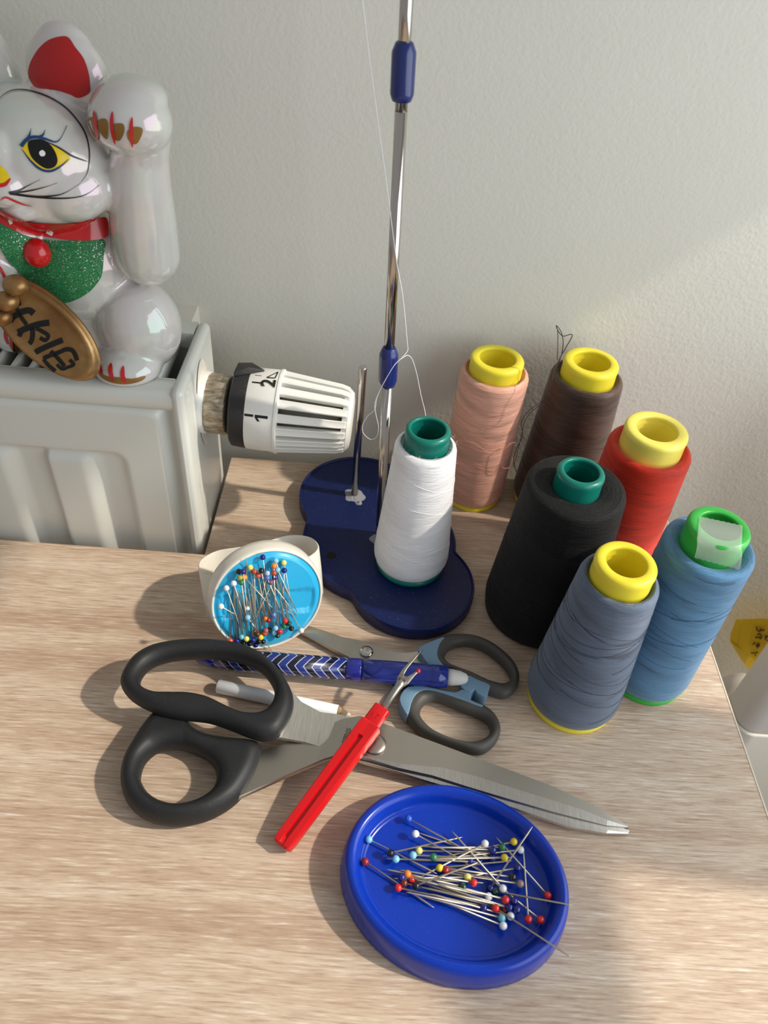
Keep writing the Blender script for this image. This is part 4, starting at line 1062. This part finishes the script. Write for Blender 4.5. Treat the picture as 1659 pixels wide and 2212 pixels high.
# ================================================================ WHITE PENCIL
q0, q1 = at(470, 1482, .0039), at(757, 1544, .0039)
ax = q1-q0; L = ax.length
pc = thing('chalk_pencil', 'short white pencil lying under the big scissors', 'pencil', q0); pc.rotation_euler = ax.to_track_quat('X', 'Z').to_euler()
lb = L*.905; r = .0037
mk('pencil_body', *lxp([(.0001, .0003), (0, .0031), (.0005, r), (lb, r), (lb, .001)], 32), M_pencilw, pc, local=True)
mk('sharpened_cone', *lxp([(lb-.0002, .001), (lb-.0002, r*.985), (L*.975, .0011), (L*.975, .0003)], 32), M_bare, pc, local=True)
mk('lead', *lxp([(L*.97, .0012), (L, .0004), (L+.0001, .0001)], 20), M_lead, pc, local=True)

# ================================================================ SEAM RIPPER
r0_, r1_ = at(607, 1828, .0052), at(802, 1563, .0222)
ax = (r1_-r0_); HL = ax.length; ax.normalize()
rip = thing('seam_ripper', 'red seam ripper with forked steel tip lying across the big scissors', 'seam ripper', r0_)
ry = Vector((0, 0, 1)).cross(ax).normalized(); rz = ax.cross(ry)
RMx = Matrix((ax, ry, rz)).transposed()
def rl(L_): return [RMx @ Vector(v_)+r0_ for v_ in L_[0]], L_[1]
# handle with a long groove along the top: cross-section lofted
V, Fc = [], []
def hsec(x, w, h, g, gd):
    return [(x, -w, -h), (x, -w, h*.55), (x, -w*.86, h), (x, -g, h), (x, -g*.6, h-gd), (x, g*.6, h-gd), (x, g, h), (x, w*.86, h), (x, w, h*.55), (x, w, -h)]
secs = [hsec(0, .0034, .0020, .0010, .0001), hsec(.0010, .0046, .0030, .0012, .0001), hsec(.0040, .0048, .0034, .0013, .0010), hsec(.0050, .0048, .0034, .0013, .0018)]
for f in (.25, .5, .75): secs.append(hsec(HL*f, .0048+.0006*f, .0034, .0014, .0018))
secs += [hsec(HL-.009, .0054, .0034, .0015, .0018), hsec(HL-.0080, .0054, .0034, .0014, .0001), hsec(HL-.0006, .0055, .0034, .0014, .0001), hsec(HL, .0050, .0030, .0013, .0001)]
for s_ in secs: V += s_
for i in range(len(secs)-1):
    for j in range(10): Fc.append((i*10+j, i*10+(j+1) % 10, i*10+10+(j+1) % 10, i*10+10+j))
Fc += [tuple(range(9, -1, -1)), tuple((len(secs)-1)*10+j for j in range(10))]
sharp(mk('handle', *rl((V, Fc)), M_red, rip, label='red grooved plastic handle'), 30)
nk = mk('neck', *rl(box((HL-.001, -.0042, -.0026), (HL+.0098, .0042, .0028))), M_red, rip); bevel(nk, .0008, 2)
V, Fc = text_mesh('1 7', .0034)
n = len(V); V2 = [Vector((HL+.0038+v_.y, -v_.x, .00280)) for v_ in V]+[Vector((HL+.0038+v_.y, -v_.x, .00310)) for v_ in V]
mk('raised_mark', *rl((V2, Fc+[tuple(i+n for i in f_) for f_ in Fc]+[(f_[i], f_[(i+1) % len(f_)], f_[(i+1) % len(f_)]+n, f_[i]+n) for f_ in Fc for i in range(len(f_))])), M_red, rip, smooth=False)
x0 = HL+.0098
mk('shaft', *rl(tube([(x0-.004, 0, 0), (x0+.0125, 0, 0), (x0+.0145, 0, 0), (x0+.0175, 0, 0)], [.0019, .0019, .0022, .0024], 16)), M_steel, rip)
V, Fc = [], []
fork = [(x0+.0150, -.0024), (x0+.0180, -.0034), (x0+.0230, -.0036), (x0+.0255, -.0040), (x0+.0258, -.0030), (x0+.0230, -.0020), (x0+.0205, -.0008), (x0+.0198, .0004), (x0+.0206, .0014), (x0+.0240, .0018), (x0+.0290, .0016), (x0+.0375, .0010), (x0+.0376, .0013), (x0+.0290, .0030), (x0+.0220, .0036), (x0+.0180, .0034), (x0+.0150, .0024)]
V, Fc = prism(fork, -.0006, .0006); bevel(mk('fork', *rl((V, Fc)), M_steel, rip, smooth=False), .0002, 1)
mk('safety_ball', *rl(ellipsoid((x0+.0262, -.0036, 0), (.0013, .0012, .0012), None, 18, 10)), M_redg, rip, label='small red ball on the short prong')

# ================================================================ THINGS BELOW THE TABLE EDGE AT THE RIGHT
nt = thing('paper_note', 'yellow lined paper note with handwriting by the wall, past the table edge', 'note', tuple(atY(1600, 1400, WY-.012)))
YN = WY-.006
front = [(1590,1338),(1640,1336),(1720,1338),(1740,1440),(1660,1470),(1628,1424),(1577,1386),(1578,1370)]
o = mk('sheet', [atY(x, y, YN-.012-.00006*(x-1575)) for x, y in front]+[atY(x, y, YN-.0126-.00006*(x-1575)) for x, y in front], prism([(0, 0)]*8, 0, 1)[1], M_note, nt, smooth=False)
back = [(1577,1386),(1628,1420),(1650,1445),(1616,1445),(1598,1420)]
mk('folded_corner', [atY(x, y, YN-.014) for x, y in back]+[atY(x, y, YN-.0146) for x, y in back], prism([(0, 0)]*5, 0, 1)[1], M_noteb, nt, smooth=False)
cw = lambda a, b: (1480+a/9.218, 1300+b/9.218)
for L_ in ([(1425,500),(1430,560),(1490,590),(1500,540),(1540,575),(1575,550)], [(1440,650),(1490,640),(1520,690),(1500,740),(1470,700),(1420,720),(1400,700)], [(1350,850),(1390,810)], [(1410,880),(1470,830),(1470,890),(1430,870),(1440,920)], [(1310,1020),(1400,1020),(1440,1000)], [(1380,1070),(1410,1060)], [(1590,690),(1640,680),(1600,740),(1650,780)]):
    P = catmull([atY(*cw(*q), YN-.0145-.00006*(cw(*q)[0]-1575)) for q in L_], 4)
    mk('handwriting', *tube(P, .0006, 5), M_noteink, nt)
for xx in (1595, 1622, 1650):
    P = [atY(xx+6, 1340, YN-.0133-.00006*(xx-1575)), atY(xx-2, 1398, YN-.0133-.00006*(xx-1575))]
    mk('ruled_line', *tube(P, .00022, 4), M_noteb, nt)
cb_ = thing('white_cabinet', 'white rounded cabinet with a thin horizontal seam, past the right table edge', 'cabinet', (.40, .340, -.745))
def rbox(x0, y0, x1, y1, r, z0, z1):
    P = []
    for cx, cy, a0 in ((x1-r, y1-r, 0), (x0+r, y1-r, 90), (x0+r, y0+r, 180), (x1-r, y0+r, 270)):
        for q in range(9): a = radians(a0+90*q/8); P.append((cx+r*cos(a), cy+r*sin(a)))
    return prism(P, z0, z1)
o = mk('upper_case', *rbox(.2965, .3165, .55, .3535, .0125, -.1380, .12), M_bag, cb_); bevel(o, .0012, 3, 60)
o = mk('lower_case', *rbox(.2955, .3150, .551, .3550, .0125, -.745, -.1393), M_boxw, cb_); bevel(o, .0018, 3, 60)
mk('seam', *rbox(.3000, .3200, .548, .3500, .0110, -.1400, -.1370), M_radin, cb_)
bgc = atY(1595, 1515, .398)
sk = thing('white_sack', 'soft white bundle low against the wall, left of the white cabinet', 'sack', (bgc.x, bgc.y, -.745))
V, Fc = ellipsoid((bgc.x-.01, bgc.y, -.50), (.055, .030, .25+.500-.25+bgc.z+.04), None, 40, 24)
mk('bundle', V, Fc, M_bag, sk)
